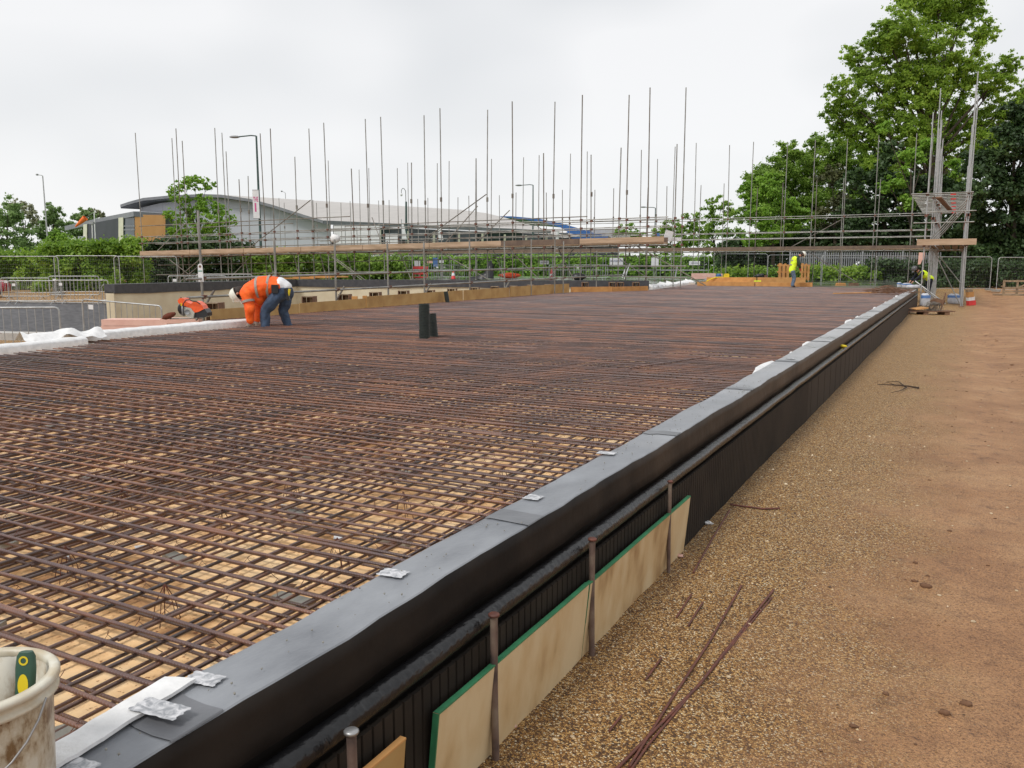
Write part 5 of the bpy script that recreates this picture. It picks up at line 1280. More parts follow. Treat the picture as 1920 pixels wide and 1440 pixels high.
# ================================================================ buildings
def cladmat(name, c, seam, w=1.0):
    m, n, l, b = nodes(name); tcn = n.new('ShaderNodeTexCoord'); br_ = n.new('ShaderNodeTexBrick'); br_.offset = 0
    br_.inputs['Scale'].default_value = 1; br_.inputs['Brick Width'].default_value = w; br_.inputs['Row Height'].default_value = 1.6; br_.inputs['Mortar Size'].default_value = .03
    br_.inputs['Color1'].default_value = (*c, 1); br_.inputs['Color2'].default_value = (*[x*.94 for x in c], 1); br_.inputs['Mortar'].default_value = (*seam, 1)
    mpn = n.new('ShaderNodeMapping'); mpn.inputs['Rotation'].default_value = (math.pi/2, 0, 0); l.new(tcn.outputs['Object'], mpn.inputs[0])
    l.new(mpn.outputs[0], br_.inputs['Vector']); l.new(br_.outputs[0], b.inputs['Base Color']); b.inputs['Roughness'].default_value = .45; return m
M['clad'] = cladmat('pale grey wall panels', (.46,.48,.53), (.33,.35,.40), 3)
M['roofpale'] = pm('pale grey beige roof', (.50,.475,.45), (.44,.42,.40), 1.2, .55, stretch=(4,.4,1))
M['fascia'] = pm('slate grey fascia', (.21,.22,.24), (.17,.18,.20), 2, .4)
M['render'] = pm('orange render', (.92,.47,.19), (.86,.42,.16), .6, .7)
M['charcoal'] = pm('charcoal render', (.05,.055,.065), (.04,.045,.052), 1, .6)
M['cream_post'] = pm('cream column', (.62,.62,.48), (.55,.55,.42), 2, .6)
M['bluesheet'] = pm('blue roof sheet', (.05,.16,.42), (.04,.13,.36), 2, .4)
def face(root, name, pts, mat, th=0.0):
    mb = MB(); n = len(pts); mb.add(pts, [tuple(range(n))])
    if th:
        d = LF(0, th, 0); q = [Vector(p)+d for p in pts]; mb.add(pts+q, [tuple(range(2*n-1, n-1, -1))]+[(i, (i+1) % n+0, (i+1) % n+n, i+n) for i in range(n)])
    return mb.build(name, M[mat], root)
hall = thing('sports_hall', 'large pale grey hall with a long curved light roof behind the scaffold', 'building', atd(440, 500, 92))
def dh(px): return 100-(px-250)*10/370
gab = [(262,390),(300,381),(345,376),(400,373),(435,374),(490,382),(530,393),(560,402),(600,414),(620,420)]
ft_ = [atd(x, y, dh(x)) for x, y in gab]; fb_ = [Vector((p.x, p.y, .3)) for p in ft_]
face(hall, 'gable_wall', ft_[::-1]+[fb_[0], fb_[-1]], 'clad')
EX = LF(25, 24.5, 0)
rf = MB(); edge = [(247,385),(262,380),(290,372.5),(345,367.5),(400,365.5),(435,366.5),(490,374.5),(530,385),(560,394.5),(600,407),(626,414.5)]
ov = LF(-.9, -.9, 0)
e1 = [atd(x, y, dh(x))+ov for x, y in edge]; vs = []
for p in e1: vs += [p, p+EX]
n = len(e1); rf.add(vs, [(2*i, 2*i+2, 2*i+3, 2*i+1) for i in range(n-1)], 0, True)
rf.add([v-Vector((0, 0, .34)) for v in vs], [(2*i, 2*i+1, 2*i+3, 2*i+2) for i in range(n-1)], 1, True)
rf.build('roof', [M['roofpale'], M['fascia']], hall)
fa = MB(); vs = []
for p in e1: vs += [p+Vector((0, 0, .02))+ov*.03, p-Vector((0, 0, .30))+ov*.03]
fa.add(vs, [(2*i, 2*i+1, 2*i+3, 2*i+2) for i in range(n-1)])
a = e1[-1]; b = a+EX; fa.add([a+Vector((.05, -.05, .02)), b+Vector((.05, -.05, .02)), b+Vector((.05, -.05, -.40)), a+Vector((.05, -.05, -.40))], [(0, 1, 2, 3)])
a = e1[0]; fa.add([a, a+EX, a+EX-Vector((0, 0, .42)), a-Vector((0, 0, .42))], [(0, 1, 2, 3)])
fa.build('fascia', M['fascia'], hall)
a = ft_[-1]; b = a+EX; a2 = a+LF(.2, .2); 
face(hall, 'glazed_wall', [Vector((a2.x, a2.y, .3)), Vector((b.x, b.y, .3)), Vector((b.x, b.y, b.z-.15)), Vector((a2.x, a2.y, a.z-.15))], 'glass')
for k in range(9):
    q = a2.lerp(b, (k+.5)/9); mb = MB(); q2 = q+LF(.25, -.3); mb.path([(q2.x, q2.y, .3), (q2.x, q2.y, a.z-.45)], .16, 8); mb.build('column', M['whitepaint'] if k == 0 else M['cream_post'], hall)
# blue roofed hall further right
bh = thing('blue_roof_hall', 'farther hall with curved blue roof edge and pale roof beyond the grey hall', 'building', atd(1040, 500, 120))
bl_ = [(915,405),(960,405.5),(1010,410),(1050,418),(1085,428),(1110,436),(1140,443)]
top = [atd(x, y, 122) for x, y in bl_]; mb = MB(); vs = []
for i, p in enumerate(top): th_ = (.05, .22, .4, .6, 1.5, 1.3, .3)[i]; vs += [p, p-Vector((0, 0, th_)), p+LF(6, 30)]
mb.add(vs, [f for i in range(len(top)-1) for f in ((3*i, 3*i+1, 3*i+4, 3*i+3), (3*i, 3*i+3, 3*i+5, 3*i+2))]); mb.build('roof_edge', M['bluesheet'], bh)
face(bh, 'end_wall', [atd(1075, 478, 121.5), atd(1162, 478, 121.5), atd(1140, 444, 121.5), atd(1085, 431, 121.5), atd(1060, 436, 121.5)], 'bluesheet', 1)
pr = [atd(930, 421, 118), atd(1020, 428, 118), atd(1090, 442, 118), atd(1060, 446, 117), atd(930, 438, 117)]
face(bh, 'lower_roof', pr, 'roofpale', 3)
face(bh, 'far_roof', [atd(1105, 430, 130), atd(1165, 430, 130), atd(1215, 448, 130), atd(1215, 455, 130), atd(1120, 455, 130)], 'roofpale', 10)
face(bh, 'glazed_front', [atd(840, 452, 117.5), atd(1075, 452, 117.5), atd(1065, 437, 117.5), atd(840, 434, 117.5)], 'glass', 1)
for px in (868, 905, 945, 1000, 1045): mb = MB(); p = atd(px, 452, 116.8); q = atd(px, 434, 116.8); mb.path([(p.x, p.y, .5), q], .25, 8); mb.build('column', M['whitepaint'], bh)
face(bh, 'wall', [atd(600, 520, 117.8), atd(1160, 520, 117.8), atd(1160, 452, 117.8), atd(600, 452, 117.8)], 'charcoal', 1)
# orange walled wing
wg = thing('office_wing', 'low building with orange end wall, charcoal wall and slanting grey roof at the left', 'building', atd(230, 500, 86))
def wp(px, py, d=86): return atd(px, py, d)
da, db = 96, 84
def dw(px): return da+(db-da)*(px-120)/132
def W_(px, py, o=0): return atd(px, py, dw(px)+o)
face(wg, 'charcoal_wall', [W_(158, 520), W_(222, 520), W_(222, 409), W_(158, 421)], 'charcoal')
face(wg, 'window', [W_(230, 520), W_(253, 520), W_(253, 403.5), W_(230, 408)], 'glass')
for yb in (424, 431, 442): 
    mb = MB(); mb.beam(W_(230, yb, -.1), W_(253, yb, -.1), .08, .12); mb.build('window_frame', M['fascia'], wg)
for px0, px1, yt in ((156, 163, 420), (222, 231, 407.5)):
    face(wg, 'column', [W_(px0, 520, -.25), W_(px1, 520, -.25), W_(px1, yt, -.25), W_(px0, yt+.8, -.25)], 'cream_post', .4)
d2 = 84; face(wg, 'orange_wall', [atd(252, 520, 83.9), atd(310, 520, 90), atd(310, 403, 90), atd(252, 402.5, 83.9)], 'render')
mb = MB(); e = [atd(121, 424, 97), atd(160, 414.5, 93.2), atd(205, 405, 89), atd(250, 396.3, 83.5), atd(312, 400, 91)]
bk = [atd(150, 421, 112), atd(185, 412, 110), atd(225, 402, 108), atd(270, 396, 106), atd(320, 398, 106)]
vs = [p for q in zip(e, bk) for p in q]; mb.add(vs, [(2*i, 2*i+2, 2*i+3, 2*i+1) for i in range(4)], 0); mb.add([v-Vector((0, 0, .5)) for v in vs], [(2*i, 2*i+1, 2*i+3, 2*i+2) for i in range(4)], 0)
mb.add([p for q in e for p in (q, q-Vector((0, 0, .5)))], [(2*i, 2*i+1, 2*i+3, 2*i+2) for i in range(4)]); mb.build('roof', M['fascia'], wg)
gb = thing('white_outbuilding', 'small pale blue grey outbuilding beside the charcoal wall', 'outbuilding', atd(150, 500, 92)); face(gb, 'wall', [atd(146, 520, 92), atd(157, 520, 92), atd(157, 443, 92), atd(146, 443, 92)], 'clad', 2)
# white hoardings
for lab, x0, x1, y0, y1, d in (('large white panelled hoarding behind the scaffold deck', 625, 713, 423, 462, 76), ('smaller white hoarding right of the large one', 722, 746, 439, 462, 76)):
    t = thing('hoarding', lab, 'hoarding', atd(x0, 520, d)); a, b = atd(x0, y0, d), atd(x1, y0, d); n = max(1, int((b-a).length/1.05)); w = (b-a)/n
    zb = gz(a.x, a.y)
    for k in range(n):
        p = a+w*(k+.5); mb = MB(); mb.box((p.x, p.y, (p.z+zb)/2), (w.length-.05, .05, p.z-zb), rz=YAW); mb.build('panel', M['whitepaint'], t)
    mb = MB(); mb.beam(a+Vector((0, 0, .04)), b+Vector((0, 0, .04)), .1, .08); mb.build('top_rail', M['grey'], t)

# ================================================================ lamp posts, flags, windsock
def lamp(label, px, ytop, hx, hy, d, mat='lampgreen', r=.09, cat='lamp post', grp='lamp posts round the site'):
    b_ = atd(px+(px-960)*-.012, 500, d); tp = atd(px, ytop, d); hd = atd(hx, hy, d); zb = gz(b_.x, b_.y)
    t = thing('lamp_post', label, cat, (b_.x, b_.y, zb), group=grp)
    mb = MB(); mb.path([(tp.x, tp.y, zb), (tp.x, tp.y, zb+(tp.z-zb)*.3), tp], [r*1.3, r, r*.7], 8); mb.build('post', M[mat], t)
    v = hd-tp; mb = MB(); mb.path([tp, tp+v*.2+Vector((0, 0, .05)), tp+v*.7], r*.5, 6); mb.build('arm', M[mat], t)
    mb = MB(); mb.ball(tp+v*.85, (abs(v.length)*.22, .16, .10), 10, M=Matrix.Rotation(YAW, 4, 'Z')); mb.build('lamp_head', M['grey'], t)
    return t
L1 = lamp('tall dark green street lamp carrying the white banner with a pink figure one', 480.5, 255, 433, 257, 60)
lamp('street lamp with single arm above the middle of the scaffold', 999.5, 347, 968, 347.5, 95)
lamp('small distant street lamp above the right end of the long scaffold', 1229, 390, 1202, 388, 110)
lamp('tall thin floodlight mast above the trees at the left', 80, 330, 68, 327, 88, 'galv', .08)
lamp('distant twin headed floodlight above the pale curved roof', 535, 362, 527, 358, 118, 'galv', .06)
t = thing('swan_neck_lamp', 'dark post with a white globe lamp hanging from a curved swan neck', 'lamp post', atd(762, 500, 90), group='lamp posts round the site')
p0 = atd(762, 520, 90); mb = MB(); mb.path([(p0.x, p0.y, .6), atd(761.5, 378, 90)], [.16, .10], 8); mb.build('post', M['lampgreen'], t)
mb = MB(); mb.path([atd(761, 378, 90), atd(760.5, 358, 90), atd(757.5, 353.5, 90), atd(755, 353, 90), atd(752.6, 356, 90), atd(752.5, 362, 90)], .04, 6); mb.build('swan_neck', M['grey'], t)
mb = MB(); mb.ball(atd(752.6, 365, 90), (.13, .13, .17), 10); mb.build('globe', M['whitepaint'], t)
# banner
pa, pb = atd(473, 357, 59.6), atd(484.6, 409, 59.6); bw = (LF(1, 0)).normalized()
bn = thing('banner', 'tall white banner with pink lettering on the green street lamp', 'banner', (pa.x, pa.y, pb.z), YAW)
wid = 11.6/FPX*59.6; hh_ = pa.z-pb.z
mb = MB(); mb.box((wid/2, 0, hh_/2), (wid, .03, hh_)); mb.build('cloth', M['whitepaint'], bn, local=True)
def text(parent, body, loc, size, mat, name='lettering', sx_=1):
    cu = bpy.data.curves.new(name, 'FONT'); cu.body = body; cu.size = size; cu.align_x = 'CENTER'; cu.extrude = .003; cu.offset = size*.02
    o = bpy.data.objects.new(name, cu); C.objects.link(o); o.parent = parent; o.location = loc; o.rotation_euler = (math.pi/2, 0, 0); o.scale = (sx_, 1, 1); cu.materials.append(mat)
    bpy.context.view_layer.update(); me = bpy.data.meshes.new_from_object(o.evaluated_get(bpy.context.evaluated_depsgraph_get())); q = bpy.data.objects.new(name, me); C.objects.link(q); q.parent = parent; q.location = o.location; q.rotation_euler = o.rotation_euler; q.scale = o.scale; bpy.data.objects.remove(o); bpy.data.curves.remove(cu)
    if not me.materials: me.materials.append(mat)
    return q
M['pinktext'] = pm('pink lettering', (.70,.12,.32), rough=.5); M['greytext'] = pm('grey lettering', (.30,.32,.42), rough=.5)
text(bn, 'THE', (wid/2, -.02, hh_*.60), .46, M['pinktext'], sx_=.42); text(bn, '1', (wid*.42, -.02, hh_*.24), .84, M['pinktext'])
mb = MB(); mb.path([(0, 0, -.03), (wid+.1, 0, -.03)], .025, 6); mb.path([(0, 0, hh_+.03), (wid+.1, 0, hh_+.03)], .025, 6); mb.build('banner_arm', M['grey'], bn, local=True)
# windsock
t = thing('windsock', 'orange windsock hanging from a thin mast beside the charcoal wall', 'windsock', atd(177, 500, 78)); 
b0, b1 = atd(181, 500, 78), atd(176.5, 398, 78); mb = MB(); mb.path([b0, b1], .05, 6); mb.build('mast', M['whitepaint'], t)
s0_, s1_ = atd(160, 408.5, 78), atd(141.5, 425, 78); mb = MB(); mb.path([s0_, s0_.lerp(s1_, .5), s1_], [.26, .18, .06], 12, cap=False)
mb.build('sock', pm('windsock fabric', (.88,.22,.04), (.8,.16,.03), 2, .7), t)
mb = MB(); mb.path([b1, s0_], .02, 5); mb.build('arm', M['grey'], t)
t = thing('camera_mast', 'short white camera mast left of the windsock mast', 'mast', atd(175, 500, 76)); mb = MB(); mb.path([atd(174.8, 500, 76), atd(172.5, 417, 76)], .045, 6); mb.build('mast', M['whitepaint'], t); mb = MB(); mb.box(atd(172.5, 418, 76), (.5, .2, .2)); mb.build('camera_head', M['grey'], t)
for px, y0, y1, lab in ((752.5, 411, 450, 'white feather flag beside the swan neck lamp'), (821, 414, 450, 'white feather flag right of the swan neck lamp')):
    t = thing('feather_flag', lab, 'flag', atd(px, 500, 80), group='white feather flags'); mb = MB()
    a = atd(px, y0, 80); q = atd(px, y1, 80); mb.path([(a.x, a.y, .5), a], .025, 5); mb.build('pole', M['grey'], t)
    mb = MB(); k = .16
    for w0, z0, w1, z1 in ((.03, a.z, .28, a.z-.7), (.28, a.z-.7, .5, q.z)):
        X = LF(1, 0); mb.add([a+X*0+Vector((0, 0, z0-a.z)), a+X*w0+Vector((0, 0, z0-a.z)), a+X*w1+Vector((0, 0, z1-a.z)), a+Vector((0, 0, z1-a.z))], [(0, 1, 2, 3)])
    mb.build('cloth', M['whitepaint'], t)

# ================================================================ signs and things along the fence
def sign(name, label, x0, x1, y0, y1, d, mat='whitepaint', bars=None, txt=None, leg=False):
    a, b = atd(x0, y1, d), atd(x1, y0, d); w = (x1-x0)/FPX*d; h = b.z-a.z
    t = thing(name, label, 'sign', (a.x, a.y, a.z), YAW); mb = MB(); mb.box((w/2, 0, h/2), (w, .03, h)); mb.build('panel', M[mat], t, local=True)
    if txt: text(t, txt, (w/2, -.02, h*.42), h*.42, M['greytext'], sx_=w/(len(txt)*h*.32))
    if bars:
        for r_ in range(bars):
            mb = MB(); n = 7
            for k in range(n): mb.box((w*(.14+.72*(k+.5)/n), -.019, h*(1-(r_+1)/(bars+1))), (w*.72/n*.7, .006, h*.22/bars*1.3))
            mb.build('lettering', M['greytext'], t, local=True)
    if leg:
        z = a.z-gz(a.x, a.y)
        for s in (.2, .8): mb = MB(); mb.path([(w*s, .03, -z), (w*s, .03, 0)], .03, 6); mb.build('leg', M['grey'], t, local=True)
    return t
sign('site_sign', 'white rectangular sign with dark lettering on the railed fence', 1143, 1168, 483.5, 496.5, 60, txt='MASON', bars=None)
sign('notice_board', 'tall blank white board on the railed fence', 1221, 1234.5, 483, 500.5, 59.8)
sign('small_notice', 'small white notice nearest the trees, left of the pink insulation stack', 1292, 1312, 489.5, 497, 59.8, bars=1)
sign('small_notice', 'small white notice left of the red traffic cone', 1012, 1029, 488.5, 495.5, 60, bars=1)
sign('info_board', 'pale grey board standing behind the red plastic barrier', 777, 788, 489, 499, 66, leg=True)
sign('blue_sign', 'blue safety sign left of the white post', 812, 820.5, 483, 500, 66, 'signblue', leg=True)
sign('pink_sign', 'small pink and white sign left of the blue safety sign', 801, 811, 489, 493.5, 66, 'pink', leg=True)
sign('orange_sign', 'small white sign with an orange band right of the blue safety sign', 823.5, 832, 488, 493, 66, leg=True)
# red plastic barrier
t = thing('plastic_barrier', 'red plastic pedestrian barrier on the wet slab', 'barrier', atd(788, 522, 62)+Vector((0, 0, .0)), YAW)
t.location.z = .66; w = 1.15
for k, (z, h) in enumerate(((.82, .20), (.42, .16), (.12, .12))): mb = MB(); mb.box((-.04*k, 0, z), (w, .05, h)); mb.build('rail', M['red'], t, local=True)
for s in (-.5, 0, .5): mb = MB(); mb.box((s, 0, .5), (.07, .06, .75)); mb.build('post', M['red'], t, local=True)
for s in (-.4, .4): mb = MB(); mb.box((s, 0, .03), (.1, .45, .05)); mb.build('foot', M['black'], t, local=True)
def cone(px, py, d, label, h=.75, hid=None):
    p = atd(px, py, d); z = .66; t = thing('traffic_cone', label, 'traffic cone', (p.x, p.y, z), group='traffic cones'); mb = MB(); mb.lathe([(.17, .04), (.03, h), (.0001, h+.01)], (p.x, p.y, z), 14); mb.build('cone', M['red'], t)
    mb = MB(); mb.box((p.x, p.y, z+.02), (.42, .42, .04), rz=YAW); mb.build('base', M['black'], t)
    mb = MB(); mb.lathe([(.125, .27), (.085, .47)], (p.x, p.y, z), 14); mb.build('white_band', M['whitepaint'], t)
cone(1034, 519, 60, 'red traffic cone left of the barriers on the wet slab'); cone(850, 519, 60, 'red traffic cone at the right end of the barriers beside the blue sign', .6)
p = atd(912, 512, 58); t = thing('draped_sheet', 'black sheeting draped over poles left of the orange netting', 'sheeting', (p.x, p.y, .66), YAW)
mb = MB(); vs = []
for i in range(11):
    u = i/10; hgt = .15+.9*math.exp(-((u-.85)/.14)**2)+.45*u; 
    for j in range(5): vs.append((-1.2+1.7*u, -.25+.12*j+.05*math.sin(i*2), hgt*(1-abs(j-2)/2.2)+.03*math.sin(i*5+j)))
mb.add(vs, [(i*5+j, (i+1)*5+j, (i+1)*5+j+1, i*5+j+1) for i in range(10) for j in range(4)], 0, True); mb.build('sheet', M['black'], t, local=True)
mb = MB(); 
for x in (-.8, .25): mb.path([(x-.2, 0, 0), (x+.1, 0, 1.1)], .02, 5)
mb.build('pole', M['grey'], t, local=True)
p = atd(956, 512, 62); t = thing('orange_netting', 'crumpled bright orange netting lying behind the handrail', 'netting', (p.x, p.y, .72), YAW); mb = MB(); mb.ball((0, 0, .18), (.75, .3, .2), 14, jit=.22); mb.build('netting', pm('orange netting mat', (.9,.12,.03), (.8,.08,.02), 20, .7), t, local=True)
p = atd(1084, 519, 56); t = thing('black_bundle', 'black bundle on the wet slab between two barriers', 'bundle', (p.x, p.y, .66), YAW); mb = MB(); mb.ball((0, 0, .22), (.5, .3, .26), 12, jit=.15); mb.build('bundle', M['black'], t, local=True)
for k, (x0, y0, x1, y1, lab) in enumerate([(1019, 521, 1012+26, 492, 'leaning white pole left of the lettered sign'), (1171, 523, 1181, 494, 'leaning white pole right of the lettered sign'), (1266, 520, 1270, 499, 'short white pole right of the blank white board')]):
    if k == 0: x0, y0, x1, y1 = 1089, 521, 1096, 500; 
    a, b = atd(x0+ (78 if k == 0 else 0), y0, 56), atd(x1+(78 if k == 0 else 0), y1, 56)
    mb = MB(); mb.path([a, b], .045, 6); tag(mb.build('white_pole', M['whitepaint']), lab if k else 'leaning white pole directly under the lettered sign', 'pole')
p = atd(555, 518, 52); t = thing('orange_timber', 'orange timber planks lying on the wet slab behind the orange workman', 'timber', (p.x, p.y, .85), YAW)
for k in range(3): mb = MB(); mb.box((1.0*k, .1*k, .05*k), (2.4, .2, .08)); mb.build('plank', M['timber'], t, local=True)

# ================================================================ far end of the slab
tl = atz(1303, 536, .60); tr = atz(1528, 537.5, .60)
t = thing('timber_step', 'long orange timber beams laid in steps along the far slab edge', 'timber', (tl.x, tl.y, .6))
for k, (a, b, z, h) in enumerate(((atz(1308, 536, .6), atz(1415, 537, .6), .71, .20), (atz(1417, 537, .6), atz(1523, 538, .6), .71, .20), (atd(1325, 528, 45.8), atd(1418, 528, 45), .82, .36), (atd(1420, 528, 45), atd(1510, 528, 44.3), .82, .36))):
    mb = MB(); mb.beam((a.x, a.y, z), (b.x, b.y, z), .25, h); mb.build('beam', M['timber'], t)
def pallet(x0, x1, y0, y1, d, label, mat, slats=4, lean=.1):
    a, b = atd(x0, y1, d), atd(x1, y0, d); w = (x1-x0)/FPX*d; h = b.z-a.z; t = thing('pallet', label, 'pallet', (a.x, a.y, a.z), YAW, 'timber pallets standing on edge')
    for k in range(slats): mb = MB(); mb.box((w*(k+.5)/slats, .0, h/2-.05*k*(1 if lean else 0)), (w/slats*.62, .022, h*(1-.02*k))); mb.build('slat', M[mat], t, local=True)
    for z in (.08, .5, .92): mb = MB(); mb.box((w/2, .06, h*z-.05), (w, .09, .09)); mb.build('bearer', M[mat], t, local=True)
    mb = MB(); 
    for k in range(slats-1): mb.box((w*(k+1)/slats, .13, h/2), (w/slats*.5, .02, h*.95))
    mb.build('rear_boards', M[mat], t, local=True)
pallet(1457.5, 1480, 493.5, 523, 45.5, 'orange timber pallet standing on edge left of the vest wearing workman', 'timber', 3)
pallet(1500, 1518, 493.5, 523, 45.5, 'orange timber pallet standing on edge right of the vest wearing workman', 'timber', 3)
a = atd(1882, 541, 45); t = thing('stacked_pallets', 'weathered grey brown timber pallet crate at the right picture edge', 'pallet', (a.x, a.y, gz(a.x, a.y)), YAW)
for z in (.04, .22, .42, .78): mb = MB(); mb.box((.75, 0, z), (1.5, .04, .09)); mb.build('rail', M['timber_grey'], t, local=True)
for x in (.03, .75, 1.47): mb = MB(); mb.box((x, .05, .42), (.09, .08, .84)); mb.build('post', M['timber_grey'], t, local=True)
mb = MB(); mb.beam((.8, -.03, .45), (1.5, -.03, .75), .03, .07); mb.build('brace', M['timber_grey'], t, local=True)
mb = MB(); mb.box((.75, .5, .04), (1.5, 1.0, .08)); mb.build('deck', M['timber_grey'], t, local=True)
boardstack('insulation_boards', 'pale pink insulation stack on the wet slab left of the blue drum', 1301, 1342, 512.5, 52, .35, .8, M['pink'], 2)
boardstack('insulation_boards', 'small pink insulation block right of the blue drum', 1349, 1355, 513, 47, .3, .3, M['pink'], 1)
p = atd(1347.5, 520, 47); t = thing('blue_drum', 'small blue drum with dark lower half on the wet slab', 'drum', (p.x, p.y, .66)); mb = MB(); mb.lathe([(.15, .22), (.155, .26), (.15, .4), (.155, .41), (.12, .43), (.12, .5), (.0001, .5)], (p.x, p.y, .68), 14); mb.build('top', M['blue'], t); mb = MB(); mb.lathe([(.0001, 0), (.14, 0), (.15, .22)], (p.x, p.y, .66), 14); mb.build('base', M['navy'], t)
p = atd(1362, 521, 45.5); t = thing('yellow_case', 'yellow box on the timber beams with a yellow strap running left', 'box', (p.x, p.y, .98), YAW); mb = MB(); mb.box((0, 0, .09), (.26, .2, .18)); mb.box((0, 0, .2), (.2, .16, .04)); mb.build('case', M['yellowplastic'], t, local=True); mb = MB(); mb.path([(-.1, 0, .03), (-.6, 0, .02), (-.95, 0, -.12), (-1.1, -.1, -.2)], .03, 6); mb.build('strap', M['yellowplastic'], t, local=True)
p = atd(1325, 521, 46); t = thing('grey_bucket', 'small dark grey bucket at the left end of the timber beams', 'bucket', (p.x, p.y, .68)); mb = MB(); mb.lathe([(.0001, 0), (.09, 0), (.11, .22), (.10, .22), (.085, .02)], (p.x, p.y, .72), 14); mb.build('bucket', M['grey'], t); mb = MB(); mb.path([p+Vector((-.11, 0, .0)), p+Vector((0, 0, .12)), p+Vector((.11, 0, 0))], .006, 5); mb.build('handle', M['steel'], t)
p = atd(1424, 521, 46); t = thing('black_bag', 'low black bag with a brown block beside it on the timber beams', 'bag', (p.x, p.y, .98), YAW); mb = MB(); mb.ball((0, 0, .08), (.26, .15, .12), 12, jit=.12); mb.ball((.12, -.03, .13), (.12, .1, .09), 10, jit=.1); mb.build('bag', M['black'], t, local=True)
p = atd(1435, 520, 46); mb = MB(); mb.box((p.x, p.y, 1.03), (.2, .12, .12), rz=YAW); mb.box((p.x, p.y, 1.10), (.17, .1, .03), rz=YAW+.1); tag(mb.build('wood_offcut', M['timber_dark']), 'small brown wood offcut right of the low black bag', 'wood offcut')
p = atd(1420, 534, 43.5); t = thing('green_level', 'lime green spirit level lying on the timber beams', 'spirit level', (p.x, p.y, .815), YAW); mb = MB(); mb.box((0, 0, .02), (.36, .05, .05)); mb.build('body', M['yellow'], t, local=True)
for k, (px, py, lab) in enumerate(((1576, 534, 'small stack of timber blocks near the far slab edge'), (1600, 536, 'dark brown block right of the small stack near the far edge'))):
    p = atd(px, py+3, 41); t = thing('block_stack', lab, 'blocks', (p.x, p.y, .62), YAW, 'blocks left on the far slab edge')
    for j in range(2): mb = MB(); mb.box((0, 0, .05+.08*j), (.45-.06*j, .25, .07)); mb.build('block', M['timber' if k == 0 else 'timber_dark'], t, local=True)
# heap of cut bars near the end of the wall
p = atz(1665, 551, .62); t = thing('offcut_heap', 'heap of rusty cut bars and wire lying on the mesh near the wall end', 'heap', (p.x, p.y, .62), YAW)
mb = MB()
for k in range(130):
    a = random.gauss(0, .35); x, y = random.gauss(0, .42), random.gauss(0, .3); L_ = random.uniform(.2, .55); z = .03+.16*math.exp(-(x*x+y*y)*2.2)*random.random()*1.6
    mb.path([(x-L_*math.cos(a)/2, y-L_*math.sin(a)/2, z), (x, y, z+.03), (x+L_*math.cos(a)/2, y+L_*math.sin(a)/2, z+random.uniform(-.02, .05))], .008, 4, cap=False)
o = mb.build('cut_bars', M['timber_dark'], t, local=True); o['kind'] = 'stuff'
mb = MB(); mb.path([(-2.0, -.1, .02), (.1, .1, .05)], .02, 5); mb.build('long_bar', M['timber'], t, local=True)
def bag(px, py, d, w, h, label, mat, z=None, blue=True, zt=None):
    p = atd(px, py, d); zb = p.z if z is None else z; t = thing('sack', label, 'bag', (p.x, p.y, zb), YAW, 'plastic sacks near the wall end')
    mb = MB(); n = 14; vs = []
    prof = [(.42, 0), (.5, .08), (.47, .35), (.5, .6), (.44, .85), (.30, .97), (.2, 1)]
    for r, zf in prof:
        for j in range(n): a = 2*math.pi*j/n; q = 1+.13*noise.noise((math.cos(a)*2, zf*4, px)); vs.append((r*w*math.cos(a)*q, r*w*.7*math.sin(a)*q, zf*h+.04*h*math.sin(3*a)*(zf > .8)))
    mb.add(vs, [(i*n+j, i*n+(j+1) % n, (i+1)*n+(j+1) % n, (i+1)*n+j) for i in range(len(prof)-1) for j in range(n)], 0, True); mb.add(vs[-n:], [tuple(range(n))]); mb.build('sack', mat, t, local=True)
    if blue:
        mb = MB(); mb.lathe([(w*.515, h*.62), (w*.50, h*.86)], (0, 0, 0), 14, M=Matrix.Scale(.73, 4, (0, 1, 0))); mb.build('print', M['signblue'], t, local=True)
M['sack'] = pm('pale plastic sack', (.60,.62,.66), (.45,.47,.52), 5, .4, bump=.4)
bag(1734, 571, 34, .40, .50, 'upright grey white sack with blue top at the foot of the wall end', M['sack'], 0.0)
bag(1789, 562, 36, .55, .42, 'white sack with blue and red print between the scaffold legs', M['sack'], 0.0)
bag(1686, 538, 38.5, .22, .25, 'small white and blue sack standing on the far slab edge', M['sack'], .62)
bag(1700, 538, 37, .45, .2, 'low blue and white sack lying left of the leaning workman', M['sack'], .66)
bag(1712, 541, 36, .6, .14, 'flat white sack on the end of the wall top', M['sack'], .665, False)
# red and yellow box beside scaffold leg, pallet with coil of bars, leaning tubes
p = atd(1821, 565, 34.5); t = thing('tool_bin', 'leaning yellow and red striped bin right of the scaffold leg', 'bin', (p.x, p.y, .0), YAW)
for k, (z, h, mt) in enumerate(((.10, .20, 'red'), (.27, .15, 'white'), (.44, .22, 'timber'), (.6, .1, 'timber_grey'))): mb = MB(); mb.box((-.04*k, 0, z), (.28-.03*k, .22, h), M=Matrix.Rotation(-.12, 4, 'Y')); mb.build('band', M[mt], t, local=True)
p = atz(1735, 590, 0); t = thing('coil_pallet', 'low dark pallet carrying a coil of wire and an orange board beside the wall', 'pallet', (p.x, p.y, 0), YAW)
mb = MB()
for x in (-.75, -.1, .6): mb.box((x, 0, .05), (.16, .5, .10))
for y in (-.2, 0, .2): mb.box((0, y, .12), (1.7, .14, .03))
mb.build('pallet', M['timber_dark'], t, local=True)
mb = MB()
